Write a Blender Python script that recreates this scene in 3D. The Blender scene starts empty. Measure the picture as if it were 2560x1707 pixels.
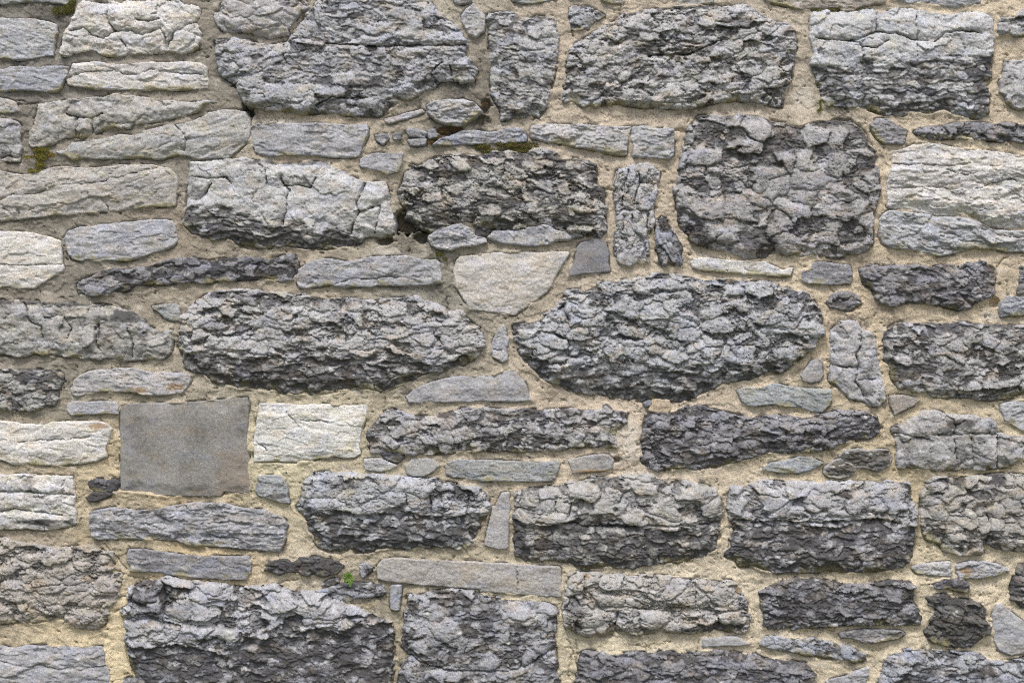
import bpy, math, random
import numpy as np

# ------------------------------------------------------------------ camera, sky, sun, exposure
scene = bpy.context.scene
FRAME_W = 2.560            # metres of wall across the picture
EYE = 1.45                 # camera height above the ground
DIST = 4.2
cam_data = bpy.data.cameras.new('camera')
cam = bpy.data.objects.new('camera', cam_data)
scene.collection.objects.link(cam)
cam.location = (0.0, -DIST, EYE)
cam.rotation_euler = (math.radians(90), 0, 0)
cam_data.sensor_width = 36.0
cam_data.lens = 36.0 * (DIST - 0.012) / FRAME_W
cam_data.clip_end = 500
scene.camera = cam

SUN_EL, SUN_AZ = math.radians(58), math.radians(-24)   # azimuth off the wall's normal, to the left
world = bpy.data.worlds.new('World')
scene.world = world
world.use_nodes = True
nt = world.node_tree
bg = nt.nodes['Background']
sky = nt.nodes.new('ShaderNodeTexSky')
sky.sky_type = 'NISHITA'
sky.sun_disc = False
sky.sun_elevation = SUN_EL
sky.sun_rotation = math.radians(180) - SUN_AZ * -1
sky.air_density = 1.0
sky.dust_density = 4.0
sky.ozone_density = 1.0
nt.links.new(sky.outputs[0], bg.inputs['Color'])
bg.inputs['Strength'].default_value = 0.088

sun_data = bpy.data.lights.new('sun', 'SUN')
sun_data.energy = 1.5
sun_data.angle = math.radians(12)
sun_data.color = (1.0, 0.965, 0.92)
sun = bpy.data.objects.new('sun', sun_data)
scene.collection.objects.link(sun)
from mathutils import Vector
sd = Vector((math.sin(SUN_AZ) * math.cos(SUN_EL), -math.cos(SUN_AZ) * math.cos(SUN_EL), math.sin(SUN_EL)))
sun.rotation_euler = sd.to_track_quat('Z', 'Y').to_euler()
sun.location = (-3, -6, 8)

vs = scene.view_settings
vs.view_transform = 'Standard'
vs.look = 'None'
vs.exposure = 0.90
vs.gamma = 1.0
vs.use_curve_mapping = False
scene.cycles.use_denoising = False
scene.cycles.filter_width = 1.05
scene.cycles.max_bounces = 5
scene.cycles.diffuse_bounces = 4

# ------------------------------------------------------------------ stones: outlines in wall millimetres
# st kind of face (N nodular, P pitted blocks, S cleft, F dressed flat, G granular), c colour, dk share of dark
# crust, T how far it stands out, sz lump size, p outline, a bedding tilt, sp line below which the dark bedded
# layer lies, cr open cracks, lt / dkb pale and dark beds and one cavity's painted shade, rust iron stains
STONES = [
{'st': 'S', 'c': 'gn', 'dk': 0.4, 'T': 14, 'sz': 60, 'p': '-45,-60 173,-60 174,0 167,10 143,8 98,3 60,4 18,9 -45,11'},
{'st': 'S', 'c': 'g', 'dk': 0.25, 'T': 16, 'sz': 70, 'p': '-60,45 0,45 45,45 86,48 119,55 138,62 140,83 135,95 132,116 131,138 110,138 80,146 42,150 18,146 0,145 -60,143'},
{'st': 'P', 'c': 'w', 'dk': 0.1, 'T': 26, 'sz': 52, 'p': '195,9 205,4 238,6 265,9 277,4 304,5 315,2 357,4 396,1 443,2 458,13 488,16 496,24 500,45 494,57 497,68 504,83 503,98 491,119 476,131 464,135 438,128 423,124 412,126 396,131 351,133 321,135 298,140 268,140 253,134 238,129 208,128 182,131 167,140 152,140 150,119 158,98 165,80 176,57 185,39', 'cr': ['269,7 268,45 274,65 286,79', '286,79 327,80 357,89 384,79 402,71', '402,71 412,98 415,125', '286,79 259,97 232,89 208,71 176,80', '417,116 435,83 476,60 496,54', '342,49 372,55 396,48', '301,101 315,119'], 'l': 'pale cream cracked stone'},
{'st': 'S', 'c': 'b', 'dk': 0.2, 'T': 16, 'sz': 70, 'p': '-60,176 0,176 24,168 51,167 89,171 128,165 152,167 168,168 165,185 158,202 149,220 140,228 110,229 74,223 48,222 18,226 0,228 -60,231'},
{'st': 'S', 'c': 'w', 'dk': 0.28, 'T': 16, 'sz': 90, 'p': '182,161 208,158 238,156 298,162 357,158 417,157 464,155 500,159 515,170 516,188 522,205 518,219 476,223 417,224 357,224 298,223 238,221 193,215 170,211 167,199 176,192 173,179', 'cr': ['185,188 232,179 286,180 321,188 345,188 372,174 408,176 452,185 503,188']},
{'st': 'S', 'c': 'be', 'dk': 0.3, 'T': 8, 'sz': 60, 'p': '-45,247 0,247 18,249 34,257 45,278 18,280 0,280 -45,280'},
{'st': 'P', 'c': 'be', 'dk': 0.3, 'T': 22, 'sz': 75, 'p': '95,259 143,253 190,247 214,244 256,243 286,234 315,238 354,241 387,250 429,256 476,253 512,251 539,254 512,260 500,275 476,283 440,293 405,301 357,307 321,320 286,315 256,324 229,338 205,344 185,338 161,347 128,363 101,368 77,369 70,360 73,333 86,310 89,286', 'a': -14, 'cr': ['190,295 190,339', '229,298 231,336', '167,286 190,295 229,295 256,286']},
{'st': 'P', 'c': 'g', 'dk': 0.35, 'T': 18, 'sz': 60, 'p': '-60,298 0,298 24,301 45,307 52,321 48,351 51,369 45,390 46,402 18,405 0,402 -60,402', 'cr': ['0,396 18,390 45,396']},
{'st': 'S', 'c': 'be', 'dk': 0.22, 'T': 22, 'sz': 110, 'p': '140,379 161,375 179,357 214,354 256,348 301,336 336,341 348,330 384,321 429,311 476,305 506,293 521,281 551,277 589,275 610,280 622,298 626,321 622,348 595,375 568,396 530,394 494,396 464,387 432,390 396,397 351,393 298,396 256,397 208,394 182,399 167,390 146,385', 'a': -12, 'cr': ['435,310 455,330 467,351 461,375', '467,351 500,342']},
{'st': 'S', 'c': 'be', 'dk': 0.25, 'T': 20, 'sz': 100, 'p': '-60,430 0,428 24,433 48,438 77,436 101,427 131,418 167,417 208,421 256,418 310,412 369,413 417,417 429,425 443,439 442,468 440,492 436,515 408,515 357,518 321,525 274,528 226,530 167,537 125,538 89,543 51,547 24,550 0,553 -60,555', 'a': -8, 'cr': ['48,486 89,486 119,470 167,461 208,461 256,455 277,445 298,445 324,436 357,428 393,418', '256,501 265,516 269,528', '0,501 36,485', '9,522 27,535', '43,524 46,546']},
{'st': 'S', 'c': 'g', 'dk': 0.3, 'T': 18, 'sz': 110, 'p': '167,580 196,570 256,563 298,558 357,553 387,550 429,553 438,570 442,602 429,616 405,625 381,631 351,641 324,650 298,651 262,647 244,653 220,647 202,652 179,647 170,635 165,614 159,596', 'a': -5},
{'st': 'S', 'c': 'cw', 'dk': 0.08, 'T': 18, 'sz': 90, 'p': '-74,579 0,579 45,580 86,582 101,589 125,595 149,604 153,620 152,656 157,671 155,678 134,689 116,701 98,711 86,719 45,720 18,715 0,718 -74,718', 'a': -4, 'cr': ['0,662 60,665 119,662 152,662'], 'rg': 0.7},
{'st': 'N', 'c': 'd', 'dk': 0.72, 'T': 16, 'sz': 34, 'p': '190,712 205,701 232,690 259,678 286,672 301,677 333,674 363,668 402,656 432,647 476,647 521,653 565,646 625,644 670,650 696,643 707,638 731,638 744,647 743,668 740,689 731,698 701,704 674,701 654,695 627,698 606,698 565,701 521,707 470,705 432,708 387,712 342,715 304,730 253,738 220,735 193,727 189,718', 'a': -6, 'l': 'long thin dark stone', 'lt': [(245, 715, 60, 22)]},
{'st': 'P', 'c': 'be', 'dk': 0.42, 'T': 26, 'sz': 50, 'p': '-74,750 0,751 45,751 89,754 131,760 193,760 256,762 280,766 327,778 351,796 372,817 396,829 429,826 432,850 426,877 411,894 396,900 384,896 351,900 312,902 262,898 208,896 161,890 113,887 83,882 62,891 36,891 12,887 -74,890', 'cr': ['62,757 71,802 104,817 106,860', '247,811 247,846', '238,820 240,865 256,880', '321,820 333,859 327,894', '101,754 113,796 155,790', '164,799 179,823 167,846'], 'dkb': [(200, 752, 260, 16), (340, 790, 90, 20)]},
{'st': 'S', 'c': 'gn', 'dk': 0.35, 'T': 14, 'sz': 40, 'p': '381,768 405,763 435,760 448,768 449,800 426,800 411,793 396,779'},
{'st': 'N', 'c': 'be', 'dk': 0.55, 'T': 22, 'sz': 42, 'p': '-74,923 0,923 36,927 74,921 107,926 137,924 153,936 155,951 146,963 146,996 134,1010 101,1022 60,1024 30,1025 12,1019 -74,1025'},
{'st': 'S', 'c': 'g', 'dk': 0.22, 'T': 18, 'sz': 90, 'p': '185,951 202,939 220,930 256,924 286,923 304,922 342,924 372,932 417,933 452,933 473,939 475,951 464,969 452,982 417,985 378,988 357,987 342,981 312,979 277,976 244,979 214,984 193,990 179,985 177,972 185,963', 'rust': [(436, 967, 26, 9), (350, 975, 18, 8)]},
{'st': 'S', 'c': 'g', 'dk': 0.35, 'T': 8, 'sz': 60, 'p': '170,1010 179,1005 238,1005 268,1006 289,1006 293,1016 292,1033 262,1032 226,1034 179,1037 168,1025'},
{'st': 'S', 'c': 'cw', 'dk': 0.1, 'T': 20, 'sz': 90, 'p': '-74,1052 0,1053 27,1057 54,1060 89,1063 125,1058 167,1054 214,1055 253,1055 271,1064 278,1073 274,1091 265,1112 262,1130 265,1141 238,1153 202,1158 161,1162 113,1162 65,1159 30,1161 12,1153 0,1149 -74,1147', 'cr': ['45,1106 104,1101 164,1100 223,1091'], 'rust': [(245, 1065, 26, 8)], 'och': 1, 'rg': 0.7},
{'st': 'F', 'c': 'fb', 'dk': 0.3, 'T': 12, 'sz': 120, 'p': '301,1012 357,1009 417,1008 476,1006 518,1002 554,1000 589,996 616,995 621,1010 619,1058 615,1088 618,1118 622,1147 622,1177 624,1207 622,1231 604,1234 583,1232 557,1228 551,1241 488,1240 440,1240 387,1238 342,1232 301,1228 299,1177 300,1132 298,1088', 'a': 90, 'l': 'large flat brown-grey squared stone', 'rust': [(585, 1190, 48, 70)]},
{'st': 'S', 'c': 'cw', 'dk': 0.05, 'T': 16, 'sz': 70, 'p': '648,1010 689,1010 743,1012 779,1010 826,1012 868,1015 921,1013 915,1040 907,1064 899,1094 898,1118 899,1135 886,1143 856,1144 838,1140 808,1144 773,1152 743,1155 701,1152 665,1153 634,1153 633,1124 636,1088 640,1058 645,1028', 'cr': ['713,1013 719,1037 746,1067', '752,1052 779,1052 820,1055', '642,1106 668,1127'], 'l': 'pale squared stone', 'rg': 0.75},
{'st': 'P', 'c': 'w', 'dk': 0.25, 'T': 22, 'sz': 60, 'p': '-74,1185 0,1186 45,1188 89,1188 143,1189 179,1192 183,1207 185,1234 182,1265 190,1277 192,1307 167,1318 131,1323 101,1327 60,1321 0,1322 -74,1323', 'cr': ['-15,1229 60,1231 113,1234 185,1237', '0,1280 36,1272 68,1278 104,1281 155,1289'], 'dkb': [(100, 1305, 70, 10)]},
{'st': 'N', 'c': 'd', 'dk': 0.85, 'T': 14, 'sz': 24, 'p': '220,1204 238,1199 268,1202 286,1198 295,1207 292,1225 262,1228 238,1229 222,1222'},
{'st': 'N', 'c': 'd', 'dk': 0.8, 'T': 12, 'sz': 24, 'p': '216,1243 232,1232 259,1229 286,1234 268,1241 247,1250 229,1253 219,1250'},
{'st': 'S', 'c': 'gn', 'dk': 0.3, 'T': 10, 'sz': 50, 'p': '645,1191 701,1189 707,1198 715,1219 718,1243 722,1257 698,1255 674,1246 648,1240 639,1228 642,1210', 'dkb': [(690, 1240, 35, 8)]},
{'st': 'S', 'c': 'b', 'dk': 0.4, 'T': 20, 'sz': 55, 'p': '223,1283 238,1277 268,1272 286,1269 315,1271 339,1278 387,1275 440,1263 482,1259 536,1259 562,1256 583,1269 619,1274 664,1277 685,1289 704,1292 719,1312 712,1333 713,1345 698,1381 674,1378 642,1375 619,1373 583,1369 560,1366 521,1365 476,1366 458,1357 440,1350 405,1350 357,1347 298,1347 244,1348 229,1339 223,1318 221,1301', 'cr': ['274,1280 292,1289 324,1289', '506,1310 551,1304 580,1307 625,1312', '458,1345 506,1344 551,1344 595,1347'], 'rg': 1.5},
{'st': 'S', 'c': 'd', 'dk': 0.3, 'T': 16, 'sz': 70, 'p': '321,1375 357,1375 387,1378 423,1384 464,1388 512,1390 565,1393 622,1393 628,1408 626,1432 613,1448 577,1448 521,1445 476,1442 440,1437 396,1430 357,1429 326,1427 327,1414 317,1402 318,1387', 'a': 4},
{'st': 'N', 'c': 'br', 'dk': 0.35, 'T': 24, 'sz': 48, 'p': '-74,1342 0,1345 24,1351 60,1360 98,1366 149,1372 185,1366 220,1366 256,1376 281,1382 283,1408 281,1429 312,1432 304,1455 298,1482 286,1506 271,1524 265,1545 259,1562 238,1571 220,1574 196,1568 170,1558 143,1549 119,1554 89,1560 54,1554 24,1558 -74,1564', 'l': 'brown-tinted rough stone'},
{'st': 'S', 'c': 'b', 'dk': 0.35, 'T': 18, 'sz': 90, 'p': '-74,1616 0,1616 24,1622 60,1615 119,1615 167,1619 214,1618 253,1618 259,1631 263,1658 274,1687 277,1723 268,1768 -74,1768', 'cr': ['0,1652 30,1662 68,1667 98,1661 143,1673 167,1670 199,1676 238,1667 268,1664']},
{'st': 'N', 'c': 'g', 'dk': 0.45, 'T': 34, 'sz': 62, 'p': '321,1488 330,1473 348,1458 369,1452 396,1458 417,1449 446,1452 476,1458 518,1460 565,1464 595,1469 625,1473 673,1467 674,1469 692,1466 725,1476 767,1485 808,1491 844,1503 865,1512 886,1518 915,1533 951,1551 982,1557 984,1589 984,1634 985,1664 978,1711 975,1768 298,1768 304,1707 315,1696 339,1693 330,1676 318,1643 315,1619 317,1574 314,1545 304,1525 321,1515', 'sp': '315,1613 446,1616 565,1610 625,1583 689,1580 808,1577 898,1545', 'dk2': 0.85, 'cr': ['411,1452 417,1500 408,1545 417,1589'], 'dkb': [(380, 1490, 60, 60)]},
{'st': 'N', 'c': 'g', 'dk': 0.28, 'T': 30, 'sz': 64, 'p': '530,33 548,28 551,12 565,-6 625,-45 719,-45 767,6 770,18 746,33 734,54 726,74 719,86 698,89 674,92 648,89 627,82 609,80 583,80 560,79 548,68 536,51'},
{'st': 'N', 'c': 'g', 'dk': 0.42, 'T': 34, 'sz': 56, 'p': '536,98 551,95 583,95 625,100 639,106 677,112 719,104 725,92 737,83 755,54 764,33 779,15 790,0 796,-45 1046,-45 1076,6 1094,33 1130,54 1151,74 1162,95 1165,113 1160,119 1162,140 1183,155 1192,182 1183,205 1160,205 1133,196 1100,202 1091,214 1058,229 1029,244 993,262 966,283 948,292 915,289 886,287 838,286 808,281 767,284 743,286 713,281 683,277 645,271 624,265 612,256 600,238 589,220 583,208 560,193 542,176 539,149 542,128 536,113', 'cr': ['817,113 868,115 898,116 942,119 1046,118 1160,115', '709,116 710,152 718,162', '790,268 832,244 868,250 921,247', '1091,214 1076,185 1106,161', '1130,190 1121,149'], 'l': 'largest rough stone at the top of the wall', 'lt': [(1070, 95, 90, 16)], 'dkb': [(900, 210, 120, 12)]},
{'st': 'S', 'c': 'g', 'dk': 0.15, 'T': 18, 'sz': 60, 'p': '1182,10 1195,24 1210,36 1212,60 1209,77 1188,92 1174,86 1165,68 1155,54 1154,39 1165,24', 'l': 'small kite-shaped grey stone'},
{'st': 'N', 'c': 'g', 'dk': 0.42, 'T': 24, 'sz': 44, 'p': '1221,34 1254,31 1289,33 1298,45 1325,48 1340,39 1373,42 1390,51 1395,71 1393,104 1395,128 1393,149 1393,161 1385,190 1379,214 1373,244 1368,262 1358,277 1346,293 1328,286 1304,293 1289,298 1254,299 1251,274 1239,253 1230,238 1227,208 1227,179 1225,134 1222,104 1224,80 1218,54', 'a': 4},
{'st': 'S', 'c': 'g', 'dk': 0.35, 'T': 36, 'sz': 50, 'p': '1067,265 1088,256 1118,251 1160,251 1183,257 1201,274 1203,281 1183,295 1160,312 1142,315 1112,310 1091,301 1073,286', 'rg': 1.5},
{'st': 'S', 'c': 'g', 'dk': 0.35, 'T': 8, 'sz': 40, 'p': '962,298 987,293 1017,284 1055,275 1060,280 1029,292 996,301 972,308 963,305'},
{'st': 'S', 'c': 'g', 'dk': 0.38, 'T': 18, 'sz': 120, 'p': '627,318 648,308 654,317 689,311 725,311 767,308 826,310 868,315 915,312 920,324 917,342 910,357 904,375 895,390 856,393 826,391 790,387 743,388 707,388 671,390 639,381 633,351 627,336'},
{'st': 'S', 'c': 'b', 'dk': 0.35, 'T': 16, 'sz': 50, 'p': '901,399 915,390 942,384 981,385 1006,384 1003,408 996,429 969,439 951,426 924,421 901,414'},
{'st': 'S', 'c': 'b', 'dk': 0.55, 'T': 10, 'sz': 25, 'p': '939,339 966,336 972,348 957,360 942,350'},
{'st': 'S', 'c': 'b', 'dk': 0.55, 'T': 10, 'sz': 25, 'p': '981,336 1002,333 1000,347 984,348'},
{'st': 'S', 'c': 'b', 'dk': 0.55, 'T': 10, 'sz': 25, 'p': '1020,351 1064,348 1064,360 1026,365'},
{'st': 'S', 'c': 'b', 'dk': 0.55, 'T': 10, 'sz': 25, 'p': '1017,327 1040,321 1067,333 1061,344 1023,339'},
{'st': 'S', 'c': 'b', 'dk': 0.55, 'T': 10, 'sz': 25, 'p': '1070,326 1088,323 1091,342 1073,345'},
{'st': 'S', 'c': 'b', 'dk': 0.45, 'T': 16, 'sz': 50, 'p': '1082,362 1100,348 1124,342 1151,329 1183,326 1225,333 1255,327 1285,321 1260,321 1298,320 1310,330 1316,345 1315,354 1283,356 1240,357 1165,359 1121,362', 'rg': 1.4},
{'st': 'S', 'c': 'g', 'dk': 0.28, 'T': 22, 'sz': 70, 'p': '1331,315 1367,312 1414,312 1468,312 1527,318 1557,317 1576,318 1574,333 1569,351 1565,387 1557,388 1521,382 1486,374 1462,368 1432,365 1402,359 1367,353 1328,345 1326,330', 'cr': ['1420,315 1419,342', '1533,321 1536,351'], 'och': 1, 'rg': 1.4},
{'st': 'S', 'c': 'g', 'dk': 0.32, 'T': 22, 'sz': 70, 'p': '1582,318 1611,315 1629,321 1646,324 1664,320 1684,321 1685,357 1682,387 1670,397 1629,394 1593,391 1584,390 1585,366 1579,345', 'rg': 1.4, 'lt': [(1650, 375, 25, 18)]},
{'st': 'P', 'c': 'wg', 'dk': 0.24, 'T': 30, 'sz': 62, 'p': '473,429 476,408 506,405 536,400 580,399 613,393 636,397 660,400 686,412 725,412 761,408 814,402 826,417 853,426 877,440 910,452 912,457 939,454 963,455 969,477 976,504 979,534 987,561 985,585 963,592 933,590 910,593 898,608 868,620 838,620 802,622 761,625 731,619 689,617 657,622 618,620 595,611 565,596 530,602 500,590 479,588 464,573 454,558 460,531 467,513 467,460 470,442', 'sp': '458,525 506,526 595,537 630,547 704,562 779,574 838,579 880,588 987,596', 'dk2': 0.85, 'cr': ['703,442 710,465 725,477 718,504 713,540 707,561', '710,468 749,464 779,471 790,445', '912,457 904,483 889,510 898,531 880,567 880,585', '951,513 948,540 936,585', '473,442 521,448 565,445 580,460', '500,501 530,460', '665,427 668,462', '898,531 951,513'], 'dkb': [(760, 405, 140, 12)]},
{'st': 'N', 'c': 'be', 'dk': 0.6, 'T': 34, 'sz': 46, 'p': '1064,408 1088,393 1124,384 1165,384 1207,390 1231,378 1273,376 1296,384 1319,379 1361,374 1390,384 1408,399 1438,396 1468,399 1486,411 1493,440 1493,457 1507,471 1515,489 1515,519 1510,534 1515,576 1507,590 1474,590 1453,579 1423,579 1385,567 1361,562 1325,564 1283,573 1239,576 1215,567 1255,573 1219,573 1189,562 1151,555 1121,564 1100,576 1076,579 1046,567 1029,549 1014,546 1017,525 999,504 996,489 1002,468 1011,439 1017,424 1029,412 1032,411 1046,417', 'a': 6},
{'st': 'S', 'c': 'g', 'dk': 0.4, 'T': 24, 'sz': 45, 'p': '1073,590 1091,579 1118,567 1151,561 1177,573 1183,590 1213,596 1216,605 1189,614 1151,617 1124,625 1100,623 1079,614 1073,605', 'rg': 1.5},
{'st': 'N', 'c': 'd', 'dk': 0.7, 'T': 12, 'sz': 30, 'p': '1189,576 1213,567 1228,579 1219,590 1192,590'},
{'st': 'P', 'c': 'g', 'dk': 0.35, 'T': 20, 'sz': 45, 'p': '1221,593 1233,579 1265,577 1301,576 1331,567 1361,563 1379,570 1390,579 1426,576 1450,585 1456,590 1426,598 1385,602 1361,611 1325,614 1295,614 1265,610 1239,605'},
{'st': 'S', 'c': 'b', 'dk': 0.3, 'T': 20, 'sz': 80, 'p': '746,674 767,662 785,651 826,647 862,656 898,649 927,643 975,643 1017,641 1052,647 1076,651 1091,649 1100,659 1103,686 1104,707 1076,710 1046,712 1011,714 972,712 942,712 927,717 892,715 862,718 826,711 796,715 770,720 746,717 741,701', 'cr': ['838,710 883,698 942,698 957,692 1005,692'], 'lt': [(855, 690, 35, 28)]},
{'st': 'G', 'c': 'pk', 'dk': 0.15, 'T': 16, 'sz': 60, 'p': '1133,677 1142,650 1151,641 1195,638 1225,637 1200,635 1260,631 1420,630 1423,634 1408,659 1393,683 1379,712 1367,730 1343,748 1319,766 1298,778 1289,787 1257,784 1218,779 1210,776 1174,775 1165,757 1151,733 1139,715 1137,692', 'l': 'pinkish granite half-round stone'},
{'st': 'F', 'c': 'd', 'dk': 0.15, 'T': 12, 'sz': 80, 'p': '1443,622 1453,608 1474,602 1498,598 1510,601 1517,617 1521,635 1520,656 1524,677 1492,681 1456,684 1425,689 1426,677 1438,656 1441,638'},
{'st': 'N', 'c': 'g', 'dk': 0.25, 'T': 24, 'sz': 40, 'p': '1542,427 1563,418 1587,413 1617,411 1638,419 1642,430 1652,433 1649,442 1643,451 1643,474 1640,495 1635,516 1632,528 1633,555 1626,576 1621,590 1624,614 1620,638 1618,656 1596,656 1575,662 1557,659 1541,650 1538,632 1539,602 1542,567 1545,543 1542,519 1536,498 1538,474 1536,451', 'a': 90, 'cr': ['1542,537 1560,526 1587,528 1617,531 1632,525', '1572,424 1566,451 1554,477 1557,519', '1596,430 1600,465 1587,498 1584,525', '1599,460 1640,462', '1560,543 1557,579', '1581,537 1581,579 1602,593', '1623,534 1615,567 1623,585'], 'l': 'upright cracked stone'},
{'st': 'N', 'c': 'b', 'dk': 0.6, 'T': 20, 'sz': 36, 'p': '1640,555 1655,543 1667,549 1673,570 1688,585 1700,605 1707,623 1706,647 1700,665 1682,662 1664,660 1655,665 1645,656 1642,626 1640,590', 'a': 70},
{'st': 'N', 'c': 'g', 'dk': 0.56, 'T': 32, 'sz': 62, 'p': '1745,289 1774,286 1810,292 1855,286 1900,289 1899,290 1943,304 1979,310 2000,315 2039,301 2086,299 2128,302 2146,312 2167,333 2175,357 2190,375 2192,417 2193,415 2198,451 2199,483 2187,519 2183,543 2183,579 2184,608 2175,623 2146,631 2122,640 2092,643 2053,640 2036,635 2003,644 1979,638 1952,632 1931,638 1890,650 1860,647 1855,641 1825,632 1795,620 1765,614 1730,602 1715,585 1694,564 1691,534 1694,507 1688,489 1685,471 1691,454 1700,424 1703,417 1706,393 1712,357 1721,327 1736,304', 'l': 'large squarish dark stone', 'dkb': [(1890, 600, 60, 40), (1740, 600, 50, 50)], 'ar': 0.85, 'am': 1.05, 'bd': -0.4, 'tc': 0.65, 'rf': 0.5},
{'st': 'N', 'c': 'g', 'dk': 0.55, 'T': 16, 'sz': 38, 'p': '1426,21 1438,16 1474,16 1492,27 1512,39 1498,48 1480,60 1468,73 1447,74 1428,74 1425,51'},
{'st': 'N', 'c': 'g', 'dk': 0.48, 'T': 32, 'sz': 42, 'p': '1544,48 1563,36 1593,30 1629,24 1664,19 1706,19 1754,12 1795,15 1825,18 1855,12 1878,18 1899,36 1920,48 1940,57 1973,62 1992,80 1991,119 1988,149 1985,179 1975,208 1958,238 1958,268 1934,265 1890,256 1878,257 1860,253 1840,250 1795,253 1760,265 1730,268 1688,269 1646,271 1617,269 1581,265 1545,262 1515,263 1486,267 1456,265 1432,257 1408,250 1411,220 1414,193 1411,179 1420,161 1417,134 1426,119 1456,98 1480,86 1512,68', 'a': -4, 'cr': ['1623,146 1664,141 1724,140 1765,119 1807,104'], 'dkb': [(1840, 60, 70, 20)]},
{'st': 'P', 'c': 'wg', 'dk': 0.12, 'T': 30, 'sz': 60, 'p': '2033,33 2068,25 2080,33 2122,33 2146,25 2181,24 2199,36 2217,28 2277,21 2292,25 2336,33 2372,39 2411,33 2440,28 2467,33 2482,51 2482,77 2488,89 2482,125 2479,164 2479,193 2470,214 2476,238 2475,286 2455,295 2420,295 2390,289 2360,277 2318,286 2283,278 2256,287 2223,289 2193,280 2164,269 2134,269 2104,268 2062,265 2053,247 2050,214 2039,193 2027,167 2036,134 2030,107 2025,83 2028,54', 'sp': '2021,167 2113,167 2158,155 2292,149 2366,152 2491,143', 'dk2': 0.66, 'cr': ['2039,98 2098,104 2143,101 2187,83 2241,86 2286,101 2336,107 2360,83 2405,80 2455,86', '2190,36 2190,77', '2295,27 2289,60 2295,101', '2292,110 2292,143', '2155,119 2158,155', '2128,101 2158,119 2193,119 2217,104'], 'l': 'stone pale above and dark below'},
{'st': 'S', 'c': 'gn', 'dk': 0.3, 'T': 14, 'sz': 50, 'p': '1245,-60 1390,-60 1390,0 1355,4 1328,8 1301,6 1283,0'},
{'st': 'S', 'c': 'gn', 'dk': 0.3, 'T': 14, 'sz': 50, 'p': '1498,-60 1557,-60 1554,9 1527,6 1504,0'},
{'st': 'S', 'c': 'be', 'dk': 0.3, 'T': 16, 'sz': 50, 'p': '1688,0 1700,12 1730,12 1765,9 1783,6 1789,-60 1688,-60'},
{'st': 'S', 'c': 'br', 'dk': 0.3, 'T': 18, 'sz': 60, 'p': '1905,-60 2211,-60 2214,6 2187,9 2152,15 2134,27 2110,27 2092,18 2027,22 1991,21 1967,15 1937,7 1911,0'},
{'st': 'S', 'c': 'g', 'dk': 0.45, 'T': 16, 'sz': 60, 'p': '2232,-60 2455,-60 2452,4 2425,12 2390,19 2354,13 2318,6 2271,6 2247,0'},
{'st': 'S', 'c': 'd', 'dk': 0.4, 'T': 14, 'sz': 50, 'p': '1118,-60 1180,-60 1174,4 1154,10 1136,6'},
{'st': 'N', 'c': 'g', 'dk': 0.45, 'T': 18, 'sz': 40, 'p': '2497,60 2506,46 2533,45 2553,27 2604,15 2604,86 2553,88 2521,83 2497,89'},
{'st': 'P', 'c': 'g', 'dk': 0.3, 'T': 24, 'sz': 60, 'p': '2515,155 2545,152 2619,149 2619,268 2553,271 2536,265 2521,253 2518,238 2503,229 2501,205 2509,185 2515,170'},
{'st': 'S', 'c': 'd', 'dk': 0.25, 'T': 16, 'sz': 45, 'p': '2178,310 2193,298 2217,299 2235,307 2250,321 2268,330 2262,342 2262,359 2241,359 2214,359 2193,345 2183,327', 'rg': 1.5},
{'st': 'N', 'c': 'd', 'dk': 0.6, 'T': 18, 'sz': 44, 'p': '2287,330 2300,318 2330,315 2363,317 2390,310 2425,302 2470,310 2515,311 2559,312 2634,312 2634,357 2559,356 2515,353 2479,351 2440,345 2396,344 2363,345 2327,347 2300,339', 'lt': [(2325, 330, 38, 14)]},
{'st': 'S', 'c': 'w', 'dk': 0.3, 'T': 26, 'sz': 80, 'p': '2234,378 2268,369 2295,357 2324,357 2360,363 2414,372 2485,378 2545,387 2649,393 2649,567 2559,567 2515,570 2470,562 2443,543 2411,535 2366,540 2324,535 2289,528 2259,521 2229,519 2220,516 2217,489 2214,474 2222,445 2229,418', 'cr': ['2232,412 2306,412 2366,416 2425,409', '2229,471 2292,470 2366,470', '2440,471 2530,448 2550,460', '2366,427 2411,439 2443,433'], 'rg': 1.5},
{'st': 'S', 'c': 'g', 'dk': 0.35, 'T': 24, 'sz': 70, 'p': '2211,537 2226,526 2262,529 2306,535 2342,543 2390,543 2425,546 2455,561 2485,576 2559,579 2649,579 2649,629 2556,628 2515,629 2479,620 2449,620 2411,625 2384,634 2345,640 2306,629 2271,622 2235,620 2208,608 2201,590 2202,567 2201,549', 'a': 10, 'cr': ['2348,579 2384,585 2414,602 2455,605', '2455,564 2500,590 2559,596'], 'rg': 1.7, 'och': 1},
{'st': 'S', 'c': 'w', 'dk': 0.25, 'T': 14, 'sz': 60, 'p': '1728,656 1736,647 1765,644 1810,653 1855,653 1900,656 1914,657 1940,668 1958,677 1981,671 1976,689 1949,689 1905,686 1860,686 1855,683 1819,681 1789,677 1757,674 1733,668', 'cr': ['1813,656 1818,680']},
{'st': 'S', 'c': 'd', 'dk': 0.2, 'T': 14, 'sz': 60, 'p': '2006,680 2027,674 2033,659 2050,656 2074,659 2098,662 2125,665 2131,686 2128,708 2068,710 2021,708 2007,701'},
{'st': 'N', 'c': 'd', 'dk': 0.5, 'T': 16, 'sz': 34, 'p': '2082,736 2110,730 2137,733 2149,745 2155,760 2140,772 2122,776 2098,772 2074,769 2070,760 2076,748'},
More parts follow.
